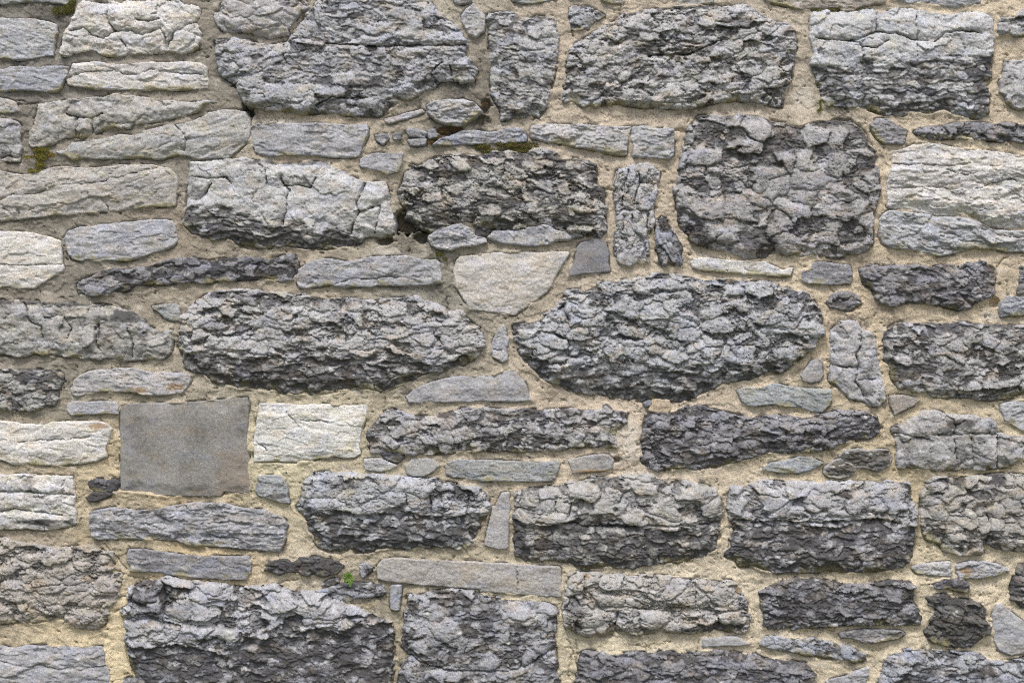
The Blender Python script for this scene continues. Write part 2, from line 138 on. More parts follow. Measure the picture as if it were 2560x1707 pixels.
{'st': 'N', 'c': 'd', 'dk': 0.55, 'T': 26, 'sz': 48, 'p': '2153,674 2172,668 2181,662 2211,671 2241,665 2277,666 2324,668 2348,668 2372,665 2405,665 2425,656 2452,654 2473,665 2488,674 2489,698 2486,730 2482,742 2455,754 2425,769 2402,774 2366,768 2324,763 2286,757 2259,757 2229,765 2202,757 2190,742 2184,724 2167,712 2156,698'},
{'st': 'S', 'c': 'b', 'dk': 0.4, 'T': 18, 'sz': 40, 'p': '2506,757 2521,742 2550,744 2604,742 2604,787 2553,787 2524,787 2506,790 2503,775', 'rg': 1.5},
{'st': 'N', 'c': 'd', 'dk': 0.6, 'T': 16, 'sz': 40, 'p': '2553,668 2604,656 2604,736 2548,733 2550,707'},
{'st': 'N', 'c': 'g', 'dk': 0.5, 'T': 36, 'sz': 50, 'p': '1283,814 1319,808 1346,802 1367,787 1390,769 1408,748 1420,730 1438,726 1459,730 1483,718 1512,710 1557,701 1587,698 1617,695 1629,687 1664,689 1712,689 1736,695 1765,701 1810,704 1855,701 1900,707 1890,704 1931,704 1958,718 1985,727 2021,733 2036,751 2048,775 2056,802 2058,835 2058,835 2039,853 2024,874 2006,891 1982,912 1958,930 1920,935 1884,948 1876,951 1840,955 1801,963 1789,975 1751,990 1730,999 1700,1008 1664,1002 1632,999 1602,1003 1572,999 1536,996 1498,990 1468,987 1432,981 1408,966 1379,963 1349,948 1331,924 1319,909 1301,885 1295,865 1283,850 1282,840', 'sp': '1289,897 1408,918 1527,918 1646,918 1795,915 1900,918 2068,909', 'dk2': 0.74, 'l': 'big almond-shaped rough stone', 'lt': [(1440, 760, 40, 25), (1630, 715, 40, 18), (1650, 770, 50, 22)], 'tc': 0.8},
{'st': 'N', 'c': 'g', 'dk': 0.42, 'T': 32, 'sz': 44, 'p': '452,793 470,781 488,757 512,739 551,730 595,729 600,727 639,727 674,732 713,736 734,742 767,739 808,745 853,748 898,748 942,748 987,745 1040,742 1064,753 1088,763 1124,772 1157,781 1165,796 1192,817 1201,838 1204,844 1213,865 1207,877 1183,897 1154,915 1121,924 1088,933 1058,939 1029,954 987,966 966,975 954,982 921,975 886,973 853,975 820,982 779,985 737,987 698,982 660,978 630,975 685,978 640,975 595,972 560,963 530,957 506,936 458,924 455,880 443,865 446,838 452,823', 'sp': '446,877 551,880 595,897 600,891 719,894 808,888 898,900 987,912 1076,924 1210,918', 'dk2': 0.84, 'dkb': [(600, 740, 120, 12), (760, 755, 200, 14)], 'och': 1},
{'st': 'S', 'c': 'g', 'dk': 0.25, 'T': 16, 'sz': 40, 'p': '1233,858 1239,840 1248,823 1258,815 1264,826 1264,838 1271,849 1268,864 1270,850 1265,871 1268,900 1257,905 1248,899 1233,891 1231,877 1233,859', 'cr': ['1233,875 1267,872']},
{'st': 'G', 'c': 'g', 'dk': 0.25, 'T': 16, 'sz': 60, 'p': '1017,993 1029,981 1046,969 1076,957 1112,948 1151,941 1195,942 1234,938 1255,929 1285,929 1292,933 1304,948 1315,963 1319,981 1326,1000 1289,1002 1200,1002 1165,1003 1076,1005 1023,1005'},
{'st': 'N', 'c': 'g', 'dk': 0.6, 'T': 24, 'sz': 36, 'p': '915,1094 921,1073 942,1052 960,1031 981,1024 1005,1030 1032,1037 1058,1042 1091,1037 1124,1028 1165,1022 1210,1021 1255,1025 1245,1025 1298,1022 1349,1025 1390,1025 1432,1022 1468,1025 1507,1025 1515,1013 1527,1025 1557,1028 1569,1034 1563,1058 1548,1073 1533,1088 1542,1118 1521,1121 1483,1115 1447,1118 1408,1124 1367,1127 1319,1130 1260,1130 1200,1124 1270,1130 1225,1124 1180,1127 1136,1131 1076,1135 1017,1135 975,1130 930,1131 924,1118', 'och': 1},
{'st': 'N', 'c': 'd', 'dk': 0.7, 'T': 10, 'sz': 24, 'p': '954,1135 969,1128 981,1135 1002,1135 1008,1144 993,1155 972,1150 957,1143'},
{'st': 'S', 'c': 'g', 'dk': 0.2, 'T': 12, 'sz': 40, 'p': '911,1150 945,1147 963,1153 990,1164 975,1174 951,1177 915,1174 910,1162', 'a': 8},
{'st': 'G', 'c': 'be', 'dk': 0.3, 'T': 10, 'sz': 40, 'p': '1014,1165 1029,1150 1055,1149 1085,1149 1096,1165 1082,1177 1058,1188 1032,1189 1017,1183'},
{'st': 'S', 'c': 'gn', 'dk': 0.35, 'T': 14, 'sz': 60, 'p': '1115,1162 1130,1153 1154,1150 1195,1153 1255,1153 1200,1153 1260,1155 1319,1156 1396,1155 1399,1159 1395,1177 1388,1195 1379,1202 1334,1202 1260,1202 1200,1201 1225,1199 1180,1198 1130,1189 1115,1183'},
{'st': 'G', 'c': 'be', 'dk': 0.3, 'T': 12, 'sz': 50, 'p': '1422,1152 1456,1144 1492,1138 1521,1138 1532,1150 1533,1168 1521,1174 1486,1177 1456,1180 1432,1182 1428,1168', 'rust': [(1480, 1178, 50, 5)]},
{'st': 'N', 'c': 'd', 'dk': 0.58, 'T': 26, 'sz': 30, 'p': '1611,1058 1617,1037 1629,1028 1658,1033 1688,1028 1712,1016 1748,1012 1783,1025 1825,1034 1870,1043 1900,1046 1920,1040 1973,1040 2009,1046 2039,1040 2074,1034 2098,1027 2134,1028 2172,1034 2196,1043 2202,1058 2208,1073 2187,1088 2170,1097 2128,1103 2104,1109 2074,1121 2045,1127 2003,1131 1973,1131 1937,1130 1899,1138 1878,1147 1860,1150 1846,1156 1801,1168 1774,1165 1754,1174 1718,1171 1676,1173 1640,1177 1614,1165 1605,1150 1611,1130 1605,1106 1611,1082', 'a': -3, 'lt': [(1930, 1062, 60, 18), (2080, 1050, 60, 12)]},
{'st': 'G', 'c': 'tn', 'dk': 0.1, 'T': 16, 'sz': 40, 'p': '1632,999 1652,997 1673,1002 1676,1022 1664,1036 1640,1030 1623,1025'},
{'st': 'S', 'c': 'd', 'dk': 0.3, 'T': 12, 'sz': 30, 'p': '1611,1008 1623,1002 1630,1005 1626,1012 1614,1016'},
{'st': 'S', 'c': 'd', 'dk': 0.6, 'T': 14, 'sz': 30, 'p': '1508,1015 1517,1010 1529,1022 1515,1026 1508,1024'},
{'st': 'S', 'c': 'gn', 'dk': 0.1, 'T': 14, 'sz': 70, 'p': '1846,978 1861,970 1900,970 1860,973 1905,969 1925,963 1949,961 1967,967 2009,972 2050,973 2079,975 2079,999 2074,1013 2056,1030 2027,1027 2000,1016 1964,1015 1934,1010 1890,1013 1867,1012 1855,1002', 'a': 6, 'l': 'smooth greenish slate sliver'},
{'st': 'G', 'c': 'g', 'dk': 0.3, 'T': 12, 'sz': 30, 'p': '2003,939 2018,921 2030,903 2053,897 2055,921 2058,939 2050,951 2027,955 2009,951'},
{'st': 'P', 'c': 'g', 'dk': 0.28, 'T': 24, 'sz': 48, 'p': '2080,826 2095,808 2116,803 2143,803 2150,814 2153,826 2181,832 2189,846 2190,850 2196,894 2202,924 2207,951 2211,975 2216,999 2199,1013 2178,1015 2167,1005 2146,999 2125,993 2107,978 2092,963 2074,951 2076,930 2082,912 2079,880 2077,850', 'a': 75, 'cr': ['2153,832 2155,865 2143,888 2147,930 2138,954 2155,981 2161,993', '2080,912 2113,920 2143,920', '2146,951 2187,948'], 'l': 'upright split stone'},
{'st': 'G', 'c': 'br', 'dk': 0.3, 'T': 8, 'sz': 30, 'p': '2228,991 2256,988 2300,1000 2283,1013 2259,1025 2238,1036 2229,1013'},
{'st': 'N', 'c': 'g', 'dk': 0.58, 'T': 28, 'sz': 40, 'p': '2211,832 2232,814 2256,805 2292,808 2330,806 2381,809 2425,808 2470,811 2515,814 2560,817 2649,817 2649,984 2560,987 2515,996 2470,999 2425,999 2396,996 2366,993 2336,996 2312,979 2277,978 2244,969 2229,939 2217,909 2214,880 2211,844', 'och': 1},
{'st': 'S', 'c': 'g', 'dk': 0.15, 'T': 16, 'sz': 60, 'p': '2504,1013 2524,1005 2559,1000 2634,999 2634,1088 2559,1079 2539,1064 2512,1049 2507,1031'},
{'st': 'P', 'c': 'g', 'dk': 0.46, 'T': 28, 'sz': 56, 'p': '2232,1073 2253,1061 2283,1046 2312,1028 2342,1027 2366,1037 2402,1037 2443,1040 2455,1049 2473,1043 2491,1055 2491,1082 2515,1089 2556,1091 2574,1103 2558,1121 2553,1147 2527,1168 2491,1170 2449,1174 2408,1174 2378,1174 2348,1177 2318,1173 2277,1171 2247,1168 2244,1147 2244,1118 2235,1097', 'cr': ['2430,1097 2431,1132 2437,1171', '2495,1088 2494,1168', '2387,1100 2393,1147', '2235,1082 2292,1094 2321,1097 2336,1088 2381,1088 2425,1085 2491,1085', '2384,1088 2390,1064 2411,1052'], 'dkb': [(2400, 1060, 50, 14)]},
{'st': 'S', 'c': 'gn', 'dk': 0.35, 'T': 12, 'sz': 50, 'p': '1908,1174 1928,1159 1964,1153 1997,1144 2027,1146 2055,1158 2039,1168 2015,1179 1988,1182 1949,1179'},
{'st': 'S', 'c': 'kb', 'dk': 0.2, 'T': 16, 'sz': 40, 'p': '2101,1141 2113,1127 2146,1123 2175,1128 2199,1123 2220,1127 2229,1147 2220,1165 2199,1176 2172,1170 2140,1168 2122,1156', 'rim': 1, 'rg': 1.8},
{'st': 'S', 'c': 'kb', 'dk': 0.2, 'T': 14, 'sz': 40, 'p': '2064,1171 2083,1156 2104,1146 2122,1156 2141,1171 2131,1186 2104,1194 2074,1191 2062,1183', 'rim': 1, 'rg': 1.8},
{'st': 'N', 'c': 'g', 'dk': 0.38, 'T': 32, 'sz': 56, 'p': '1860,1219 1887,1210 1914,1199 1937,1204 1979,1207 2015,1207 2050,1210 2086,1207 2128,1205 2158,1207 2196,1210 2217,1204 2247,1207 2274,1207 2275,1231 2277,1249 2289,1277 2289,1307 2286,1345 2283,1387 2277,1408 2256,1417 2217,1429 2175,1434 2128,1432 2080,1429 2050,1434 2009,1434 1973,1433 1931,1433 1905,1426 1878,1417 1885,1420 1849,1417 1840,1402 1813,1390 1810,1381 1828,1366 1825,1345 1834,1324 1825,1298 1821,1277 1822,1260 1828,1222', 'sp': '1819,1304 1860,1304 1979,1299 2068,1304 2158,1301 2295,1304', 'dk2': 0.82, 'cr': ['1845,1302 1920,1304 1985,1304 2068,1304 2158,1301 2247,1307'], 'och': 1},
{'st': 'N', 'c': 'be', 'dk': 0.55, 'T': 30, 'sz': 46, 'p': '2306,1237 2318,1204 2336,1195 2372,1195 2425,1192 2470,1186 2515,1183 2560,1189 2649,1189 2649,1381 2556,1381 2515,1378 2491,1375 2473,1360 2464,1363 2461,1384 2425,1387 2387,1385 2360,1372 2351,1363 2336,1357 2318,1348 2306,1330 2303,1286', 'cr': ['2467,1286 2473,1321 2464,1363']},
{'st': 'N', 'c': 'g', 'dk': 0.35, 'T': 30, 'sz': 66, 'p': '749,1260 758,1237 755,1216 767,1201 790,1183 811,1180 856,1186 898,1189 957,1192 1017,1194 1076,1198 1136,1210 1177,1219 1213,1228 1222,1249 1222,1256 1213,1289 1204,1307 1189,1345 1165,1372 1118,1372 1064,1368 1017,1372 969,1373 936,1378 921,1387 892,1375 874,1369 850,1382 820,1378 790,1363 782,1345 767,1327 764,1292 743,1274 741,1265', 'sp': '737,1286 898,1280 1017,1275 1225,1280', 'dk2': 0.78, 'cr': ['1014,1231 1017,1260', '1076,1237 1079,1280', '1171,1237 1168,1280'], 'dkb': [(850, 1208, 60, 14), (1130, 1225, 80, 12), (910, 1360, 35, 16)]},  # last dark patch paints a cavity's shade into the colour
{'st': 'G', 'c': 'g', 'dk': 0.2, 'T': 14, 'sz': 50, 'p': '1236,1278 1248,1249 1255,1235 1271,1232 1273,1280 1272,1277 1271,1321 1268,1371 1245,1371 1213,1362 1218,1336 1225,1301 1233,1268'},
{'st': 'N', 'c': 'be', 'dk': 0.35, 'T': 32, 'sz': 66, 'p': '1291,1234 1307,1222 1343,1220 1385,1216 1426,1210 1459,1204 1477,1196 1515,1195 1557,1192 1617,1189 1664,1201 1706,1207 1751,1210 1777,1219 1795,1237 1810,1260 1807,1265 1801,1298 1801,1321 1795,1372 1765,1390 1730,1402 1688,1408 1646,1412 1617,1417 1584,1423 1551,1421 1515,1417 1468,1426 1450,1420 1426,1408 1385,1399 1355,1403 1319,1405 1289,1390 1286,1366 1286,1345 1292,1330 1279,1312 1286,1280 1291,1256', 'sp': '1277,1298 1349,1307 1468,1304 1587,1315 1813,1312', 'dk2': 0.82, 'cr': ['1340,1304 1408,1305 1468,1317 1587,1315 1676,1312 1795,1310', '1390,1253 1388,1280', '1429,1253 1420,1295']},
{'st': 'G', 'c': 'be', 'dk': 0.2, 'T': 14, 'sz': 80, 'p': '944,1446 945,1414 957,1399 987,1396 1046,1400 1136,1405 1225,1409 1285,1412 1200,1411 1260,1412 1319,1414 1396,1418 1402,1423 1403,1491 1379,1491 1319,1487 1260,1482 1200,1478 1255,1476 1165,1469 1076,1463 1017,1457 972,1452', 'cr': ['1292,1417 1294,1482'], 'l': 'long flat beige slab'},
{'st': 'N', 'c': 'be', 'dk': 0.32, 'T': 30, 'sz': 60, 'p': '1420,1440 1438,1432 1468,1429 1507,1434 1557,1439 1617,1437 1646,1440 1688,1442 1736,1443 1795,1449 1828,1452 1843,1464 1858,1482 1870,1506 1873,1527 1879,1548 1873,1568 1867,1583 1840,1583 1810,1577 1783,1577 1736,1582 1688,1577 1640,1580 1623,1589 1572,1586 1527,1580 1498,1583 1468,1589 1438,1580 1417,1571 1414,1545 1408,1527 1411,1500 1417,1470', 'cr': ['1498,1518 1557,1516 1617,1528 1676,1521 1736,1518 1780,1530 1870,1527', '1462,1443 1459,1500', '1739,1443 1740,1515', '1569,1479 1563,1509', '1545,1533 1536,1568', '1676,1524 1682,1545', '1792,1533 1798,1568'], 'dkb': [(1435, 1530, 30, 60), (1780, 1570, 120, 12)], 'rust': [(1468, 1440, 8, 6), (1845, 1478, 6, 10)]},
{'st': 'N', 'c': 'd', 'dk': 0.62, 'T': 28, 'sz': 40, 'p': '1902,1482 1925,1467 1958,1455 1988,1446 2021,1449 2053,1452 2086,1455 2128,1461 2175,1461 2211,1458 2226,1452 2259,1449 2277,1452 2289,1467 2283,1482 2286,1509 2295,1527 2306,1545 2303,1560 2271,1562 2229,1560 2187,1561 2146,1561 2104,1562 2068,1565 2039,1571 2003,1570 1964,1568 1920,1571 1908,1562 1911,1545 1905,1515 1900,1497', 'lt': [(2245, 1462, 18, 8)]},
{'st': 'S', 'c': 'd', 'dk': 0.45, 'T': 16, 'sz': 40, 'p': '2100,1583 2128,1579 2161,1574 2193,1576 2229,1577 2253,1579 2262,1586 2247,1595 2217,1600 2187,1604 2170,1607 2152,1601 2128,1594 2103,1594', 'rg': 1.6},
{'st': 'N', 'c': 'b', 'dk': 0.4, 'T': 18, 'sz': 36, 'p': '1903,1610 1914,1594 1949,1594 1985,1597 2021,1598 2050,1601 2080,1604 2098,1613 2128,1619 2146,1631 2167,1634 2161,1652 2140,1656 2116,1649 2092,1646 2068,1646 2045,1640 2015,1637 1988,1628 1949,1628 1925,1622', 'a': 10},
{'st': 'S', 'c': 'g', 'dk': 0.25, 'T': 12, 'sz': 30, 'p': '2283,1420 2300,1412 2336,1409 2375,1406 2379,1426 2378,1440 2336,1436 2295,1433', 'rg': 1.5},
{'st': 'S', 'c': 'g', 'dk': 0.4, 'T': 14, 'sz': 36, 'p': '2393,1414 2425,1405 2470,1405 2497,1414 2522,1426 2497,1437 2455,1443 2425,1443 2402,1449 2396,1432', 'rg': 1.5, 'rust': [(2415, 1425, 20, 8)]},
{'st': 'N', 'c': 'd', 'dk': 0.72, 'T': 12, 'sz': 26, 'p': '2320,1458 2348,1452 2360,1445 2384,1449 2414,1452 2424,1464 2420,1481 2390,1478 2366,1470 2336,1469'},
{'st': 'N', 'c': 'kb', 'dk': 0.6, 'T': 26, 'sz': 36, 'p': '2317,1494 2336,1488 2366,1485 2384,1496 2420,1500 2446,1509 2464,1527 2467,1551 2479,1568 2476,1583 2452,1598 2431,1618 2396,1619 2360,1613 2324,1598 2315,1580 2320,1568 2333,1565 2327,1551 2336,1533 2339,1518 2320,1512', 'a': 15, 'l': 'dark brown rough stone'},
{'st': 'G', 'c': 'g', 'dk': 0.12, 'T': 16, 'sz': 60, 'p': '2484,1539 2494,1512 2503,1509 2524,1527 2550,1548 2580,1574 2574,1631 2530,1637 2500,1625 2488,1601 2485,1571', 'l': 'pale smooth wedge stone'},
{'st': 'N', 'c': 'd', 'dk': 0.65, 'T': 22, 'sz': 40, 'p': '2530,1467 2539,1437 2553,1414 2619,1408 2619,1518 2553,1515 2527,1500'},
{'st': 'N', 'c': 'b', 'dk': 0.55, 'T': 28, 'sz': 42, 'p': '2211,1649 2241,1634 2277,1625 2324,1623 2366,1628 2414,1631 2443,1637 2464,1646 2482,1655 2515,1655 2550,1649 2574,1637 2649,1634 2649,1783 2187,1783 2196,1699 2214,1676'},
{'st': 'S', 'c': 'b', 'dk': 0.3, 'T': 12, 'sz': 50, 'p': '2068,1705 2086,1699 2113,1693 2140,1679 2172,1671 2171,1687 2164,1711 2152,1753 2068,1753'},
{'st': 'N', 'c': 'd', 'dk': 0.6, 'T': 28, 'sz': 34, 'p': '1441,1693 1444,1664 1447,1637 1468,1628 1504,1631 1527,1637 1569,1634 1617,1634 1664,1629 1706,1634 1751,1631 1783,1626 1819,1626 1849,1634 1885,1640 1890,1637 1908,1647 1943,1649 1985,1655 2015,1658 2030,1673 2045,1687 2036,1699 2030,1753 1432,1768 1438,1707'},
{'st': 'G', 'c': 'g', 'dk': 0.3, 'T': 8, 'sz': 30, 'p': '1758,1598 1783,1597 1819,1594 1843,1594 1858,1604 1874,1609 1849,1613 1795,1613 1757,1615'},
{'st': 'N', 'c': 'b', 'dk': 0.55, 'T': 32, 'sz': 48, 'p': '1017,1485 1046,1482 1082,1479 1121,1473 1160,1475 1189,1482 1225,1491 1270,1497 1200,1491 1245,1500 1289,1500 1331,1506 1367,1510 1385,1515 1393,1530 1390,1574 1390,1619 1393,1664 1399,1707 1399,1768 993,1768 996,1707 1005,1664 1017,1637 1005,1619 1008,1574 1012,1530', 'cr': ['1017,1637 1076,1664 1124,1676 1200,1676 1260,1676 1319,1661 1367,1631 1390,1625'], 'lt': [(1090, 1560, 70, 30), (1300, 1540, 45, 22)]},
{'st': 'S', 'c': 'b', 'dk': 0.35, 'T': 12, 'sz': 30, 'p': '979,1466 1003,1463 1000,1485 996,1524 978,1522 976,1494', 'a': 85},
{'st': 'N', 'c': 'd', 'dk': 0.85, 'T': 18, 'sz': 26, 'p': '667,1417 671,1405 698,1399 719,1402 731,1408 749,1396 776,1394 785,1393 808,1399 844,1405 859,1414 850,1426 844,1437 826,1437 805,1439 785,1434 764,1437 743,1432 719,1429 698,1434 677,1429 660,1426'},
{'st': 'N', 'c': 'b', 'dk': 0.6, 'T': 16, 'sz': 28, 'p': '790,1479 826,1467 844,1461 898,1460 921,1464 957,1461 963,1482 957,1491 921,1491 898,1494 880,1500 874,1509 856,1506 832,1491 808,1482'},
{'st': 'N', 'c': 'b', 'dk': 0.7, 'T': 12, 'sz': 22, 'p': '805,1461 826,1449 844,1446 847,1455 826,1464'},
{'st': 'N', 'c': 'b', 'dk': 0.55, 'T': 12, 'sz': 24, 'p': '901,1414 921,1405 930,1417 927,1429 907,1443 902,1429'}]

# ------------------------------------------------------------------ noise helpers (numpy)
F = np.float32
U = np.uint32
def h2(ix, iy, s):
    a = ix.astype(np.int64) * 374761393 + iy.astype(np.int64) * 668265263 + s * 974634757
    a = (a & 0xffffffff).astype(U)
    a = (a ^ (a >> U(13))) * U(1274126177)
    a = (a ^ (a >> U(16))) * U(2246822519)
    a = a ^ (a >> U(15))
    return (a.astype(F) / F(4294967296.0))
_r = np.random.RandomState(5).rand(512, 512) * 6.2831853
GC, GS = np.cos(_r).astype(F).ravel(), np.sin(_r).astype(F).ravel()
def gn(x, y, s):
    ix = np.floor(x); iy = np.floor(y)
    fx = (x - ix).astype(F); fy = (y - iy).astype(F)
    u = fx * fx * fx * (fx * (fx * 6 - 15) + 10); v = fy * fy * fy * (fy * (fy * 6 - 15) + 10)
    jx = ix.astype(np.int32) + int(s * 37 % 509); jy = iy.astype(np.int32) + int(s * 101 % 503)
    x0 = jx & 511; x1 = (jx + 1) & 511; y0 = (jy & 511) << 9; y1 = ((jy + 1) & 511) << 9
    def c(k, ox, oy): return GC[k] * (fx - F(ox)) + GS[k] * (fy - F(oy))
    a, b, d, e = c(y0 + x0, 0, 0), c(y0 + x1, 1, 0), c(y1 + x0, 0, 1), c(y1 + x1, 1, 1)
    a = a + (b - a) * u; d = d + (e - d) * u
    return (a + (d - a) * v) * F(1.5)
def fbm(x, y, s, o=4, g=.5):
    r = 0; a = 1.0; t = 0
    for k in range(o):
        r = r + a * gn(x * 2 ** k + 17.3 * k, y * 2 ** k - 9.1 * k, s + 31 * k); t += a; a *= g
    return r / t * F(1.25)
def ridged(x, y, s, o=4):
    r = 0; a = 1.0; t = 0
    for k in range(o):
        r = r + a * (1 - 2 * np.abs(gn(x * 2 ** k + 5.3 * k, y * 2 ** k + 3.7 * k, s + 17 * k))); t += a; a *= .55
    return r / t
def worley(x, y, s, j=.9):
    ix = np.floor(x); iy = np.floor(y)
    f1 = np.full(x.shape, 9, F); f2 = f1.copy(); cid = np.zeros(x.shape, F); dx = cid.copy(); dy = cid.copy()
    for ox in (-1, 0, 1):
        for oy in (-1, 0, 1):
            cx = ix + ox; cy = iy + oy
            px = cx + .5 + j * (h2(cx, cy, s) - .5) - x
            py = cy + .5 + j * (h2(cx, cy, s + 7) - .5) - y
            d = np.sqrt(px * px + py * py).astype(F)
            n = d < f1
            f2 = np.where(n, f1, np.minimum(f2, d)); 
            cid = np.where(n, h2(cx, cy, s + 13), cid)
            dx = np.where(n, -px, dx).astype(F); dy = np.where(n, -py, dy).astype(F); f1 = np.where(n, d, f1)
    return f1, f2, cid, dx, dy
def sm(x, a, b):
    t = np.clip((x - a) / (b - a), 0, 1)
    return t * t * (3 - 2 * t)
def pts(s): return np.array([[float(q) for q in t.split(',')] for t in s.split()], F)
def smooth_poly(P, n=3):
    P0 = np.roll(P, 1, 0); P2 = np.roll(P, -1, 0); P3 = np.roll(P, -2, 0); out = []
    for k in range(n):
        t = k / n
        out.append(.5 * (2 * P + (P2 - P0) * t + (2 * P0 - 5 * P + 4 * P2 - P3) * t * t + (3 * P - P0 - 3 * P2 + P3) * t ** 3))
    return np.stack(out, 1).reshape(-1, 2)
def seg_dist(x, y, A, B):
    d = np.full(x.shape, 1e9, F)
    for (ax, ay), (bx, by) in zip(A, B):
        ex, ey = bx - ax, by - ay
        t = np.clip(((x - ax) * ex + (y - ay) * ey) / (ex * ex + ey * ey + 1e-6), 0, 1)
        d = np.minimum(d, (x - ax - t * ex) ** 2 + (y - ay - t * ey) ** 2)
    return np.sqrt(d)
def poly_sd(x, y, P):                       # > 0 inside
    A = P; B = np.roll(P, -1, 0)
    d = seg_dist(x, y, A, B)
    ins = np.zeros(x.shape, bool)
    for (ax, ay), (bx, by) in zip(A, B):
        if ay == by: continue
        ins ^= ((ay > y) != (by > y)) & (x < (bx - ax) * (y - ay) / (by - ay) + ax)
    return np.where(ins, d, -d).astype(F)

# ------------------------------------------------------------------ rock faces: (relief mm, paleness 0..1)
def nodules(u, v, sz, seed, strong=1.0, dk=.5, ar=.6, fs=1.0, rf=1.0):
    """pale rounded limestone nodules set in a darker, recessed, finely bedded matrix"""
    wu = u + sz * .55 * fbm(u / (sz * 1.1), v / (sz * 1.1), seed + 1, 4)
    wv = v + sz * .42 * fbm(u / (sz * 1.4) + 40, v / (sz * .8), seed + 2, 4)
    f1, f2, c1, dx, dy = worley(wu / sz, wv / (sz * ar), seed + 3, 1.0)
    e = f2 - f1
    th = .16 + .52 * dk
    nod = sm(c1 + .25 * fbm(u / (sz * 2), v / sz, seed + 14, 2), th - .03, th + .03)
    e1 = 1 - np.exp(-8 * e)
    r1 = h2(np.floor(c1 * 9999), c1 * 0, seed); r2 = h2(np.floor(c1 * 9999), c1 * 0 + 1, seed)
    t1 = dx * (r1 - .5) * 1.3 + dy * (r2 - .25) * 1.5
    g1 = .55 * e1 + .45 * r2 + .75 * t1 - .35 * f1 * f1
    # small nodules
    s2 = sz * .44
    wu2 = wu + s2 * .3 * fbm(u / s2, v / s2, seed + 15, 2)
    f1b, f2b, c2, dx2, dy2 = worley(wu2 / s2 + 7, wv / (s2 * (ar + .04)), seed + 4, 1.0)
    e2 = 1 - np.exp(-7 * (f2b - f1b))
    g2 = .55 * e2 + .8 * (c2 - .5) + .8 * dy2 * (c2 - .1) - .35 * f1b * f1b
    # bedded matrix
    per = sz * .20
    w = wv + per * .9 * fbm(u / (sz * .8), v / (sz * .35), seed + 16, 3)
    fr = w / per - np.floor(w / per)
    amp = h2(np.floor(w / per), np.floor(wu / (sz * .7)), seed + 17)
    saw = fr ** 1.5 * (1 - sm(fr, .86, 1)) * amp
    s3 = sz * .15
    f1c, f2c, c3, _, dy3 = worley(u / s3 + 1.2 * fbm(u / 14, v / 14, seed + 9, 2), w / (s3 * .7), seed + 5)
    e3 = 1 - np.exp(-5 * (f2c - f1c))
    g3 = .6 * e3 + .6 * (c3 - .5)
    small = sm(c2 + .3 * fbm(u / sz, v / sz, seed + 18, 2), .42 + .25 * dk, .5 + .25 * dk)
    fine = fbm(u / (sz * .5), v / (sz * .36), seed + 6, 5, .56)
    fl = np.abs(fbm(u / (sz * .75) + .5 * fine, v / (sz * .34), seed + 41, 4, .6))
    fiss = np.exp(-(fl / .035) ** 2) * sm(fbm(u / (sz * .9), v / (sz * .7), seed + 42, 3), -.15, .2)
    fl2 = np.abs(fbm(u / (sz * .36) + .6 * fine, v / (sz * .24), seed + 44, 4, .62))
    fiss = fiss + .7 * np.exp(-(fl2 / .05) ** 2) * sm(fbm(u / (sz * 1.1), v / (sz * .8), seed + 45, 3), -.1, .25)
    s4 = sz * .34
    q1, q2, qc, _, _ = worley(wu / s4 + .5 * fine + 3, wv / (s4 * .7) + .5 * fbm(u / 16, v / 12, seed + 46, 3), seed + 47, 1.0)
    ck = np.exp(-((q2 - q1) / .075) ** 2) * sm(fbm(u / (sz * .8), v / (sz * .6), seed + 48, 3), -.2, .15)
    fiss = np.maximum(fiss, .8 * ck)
    rid = ridged(u / 12 + fine, v / 8.5, seed + 43, 4)
    hn = 5.0 + (9.2 - 2 * rf) * g1 + 1.5 * rf * g2 * (1 - .5 * nod) + 1.9 * rf * fine + .6 * rf * rid
    hm = 3.7 * g2 * (.45 + .8 * small) + 3.0 * saw + 2.2 * rf * g3 + 3.4 * rf * fine + 2.2 * rf * rid
    h = hm + (hn - hm) * nod
    pf, _, pc, _, _ = worley(u / 8, v / 8, seed + 19)
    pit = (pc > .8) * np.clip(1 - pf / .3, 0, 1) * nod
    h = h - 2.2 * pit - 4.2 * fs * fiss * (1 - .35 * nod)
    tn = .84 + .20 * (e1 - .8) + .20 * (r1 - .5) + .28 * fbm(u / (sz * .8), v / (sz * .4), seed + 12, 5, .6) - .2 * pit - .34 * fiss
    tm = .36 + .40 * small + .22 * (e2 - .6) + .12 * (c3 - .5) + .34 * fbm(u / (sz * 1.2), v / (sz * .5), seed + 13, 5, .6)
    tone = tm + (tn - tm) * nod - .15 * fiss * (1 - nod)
    return h * strong * min(1.15, (sz / 46) ** .6), tone
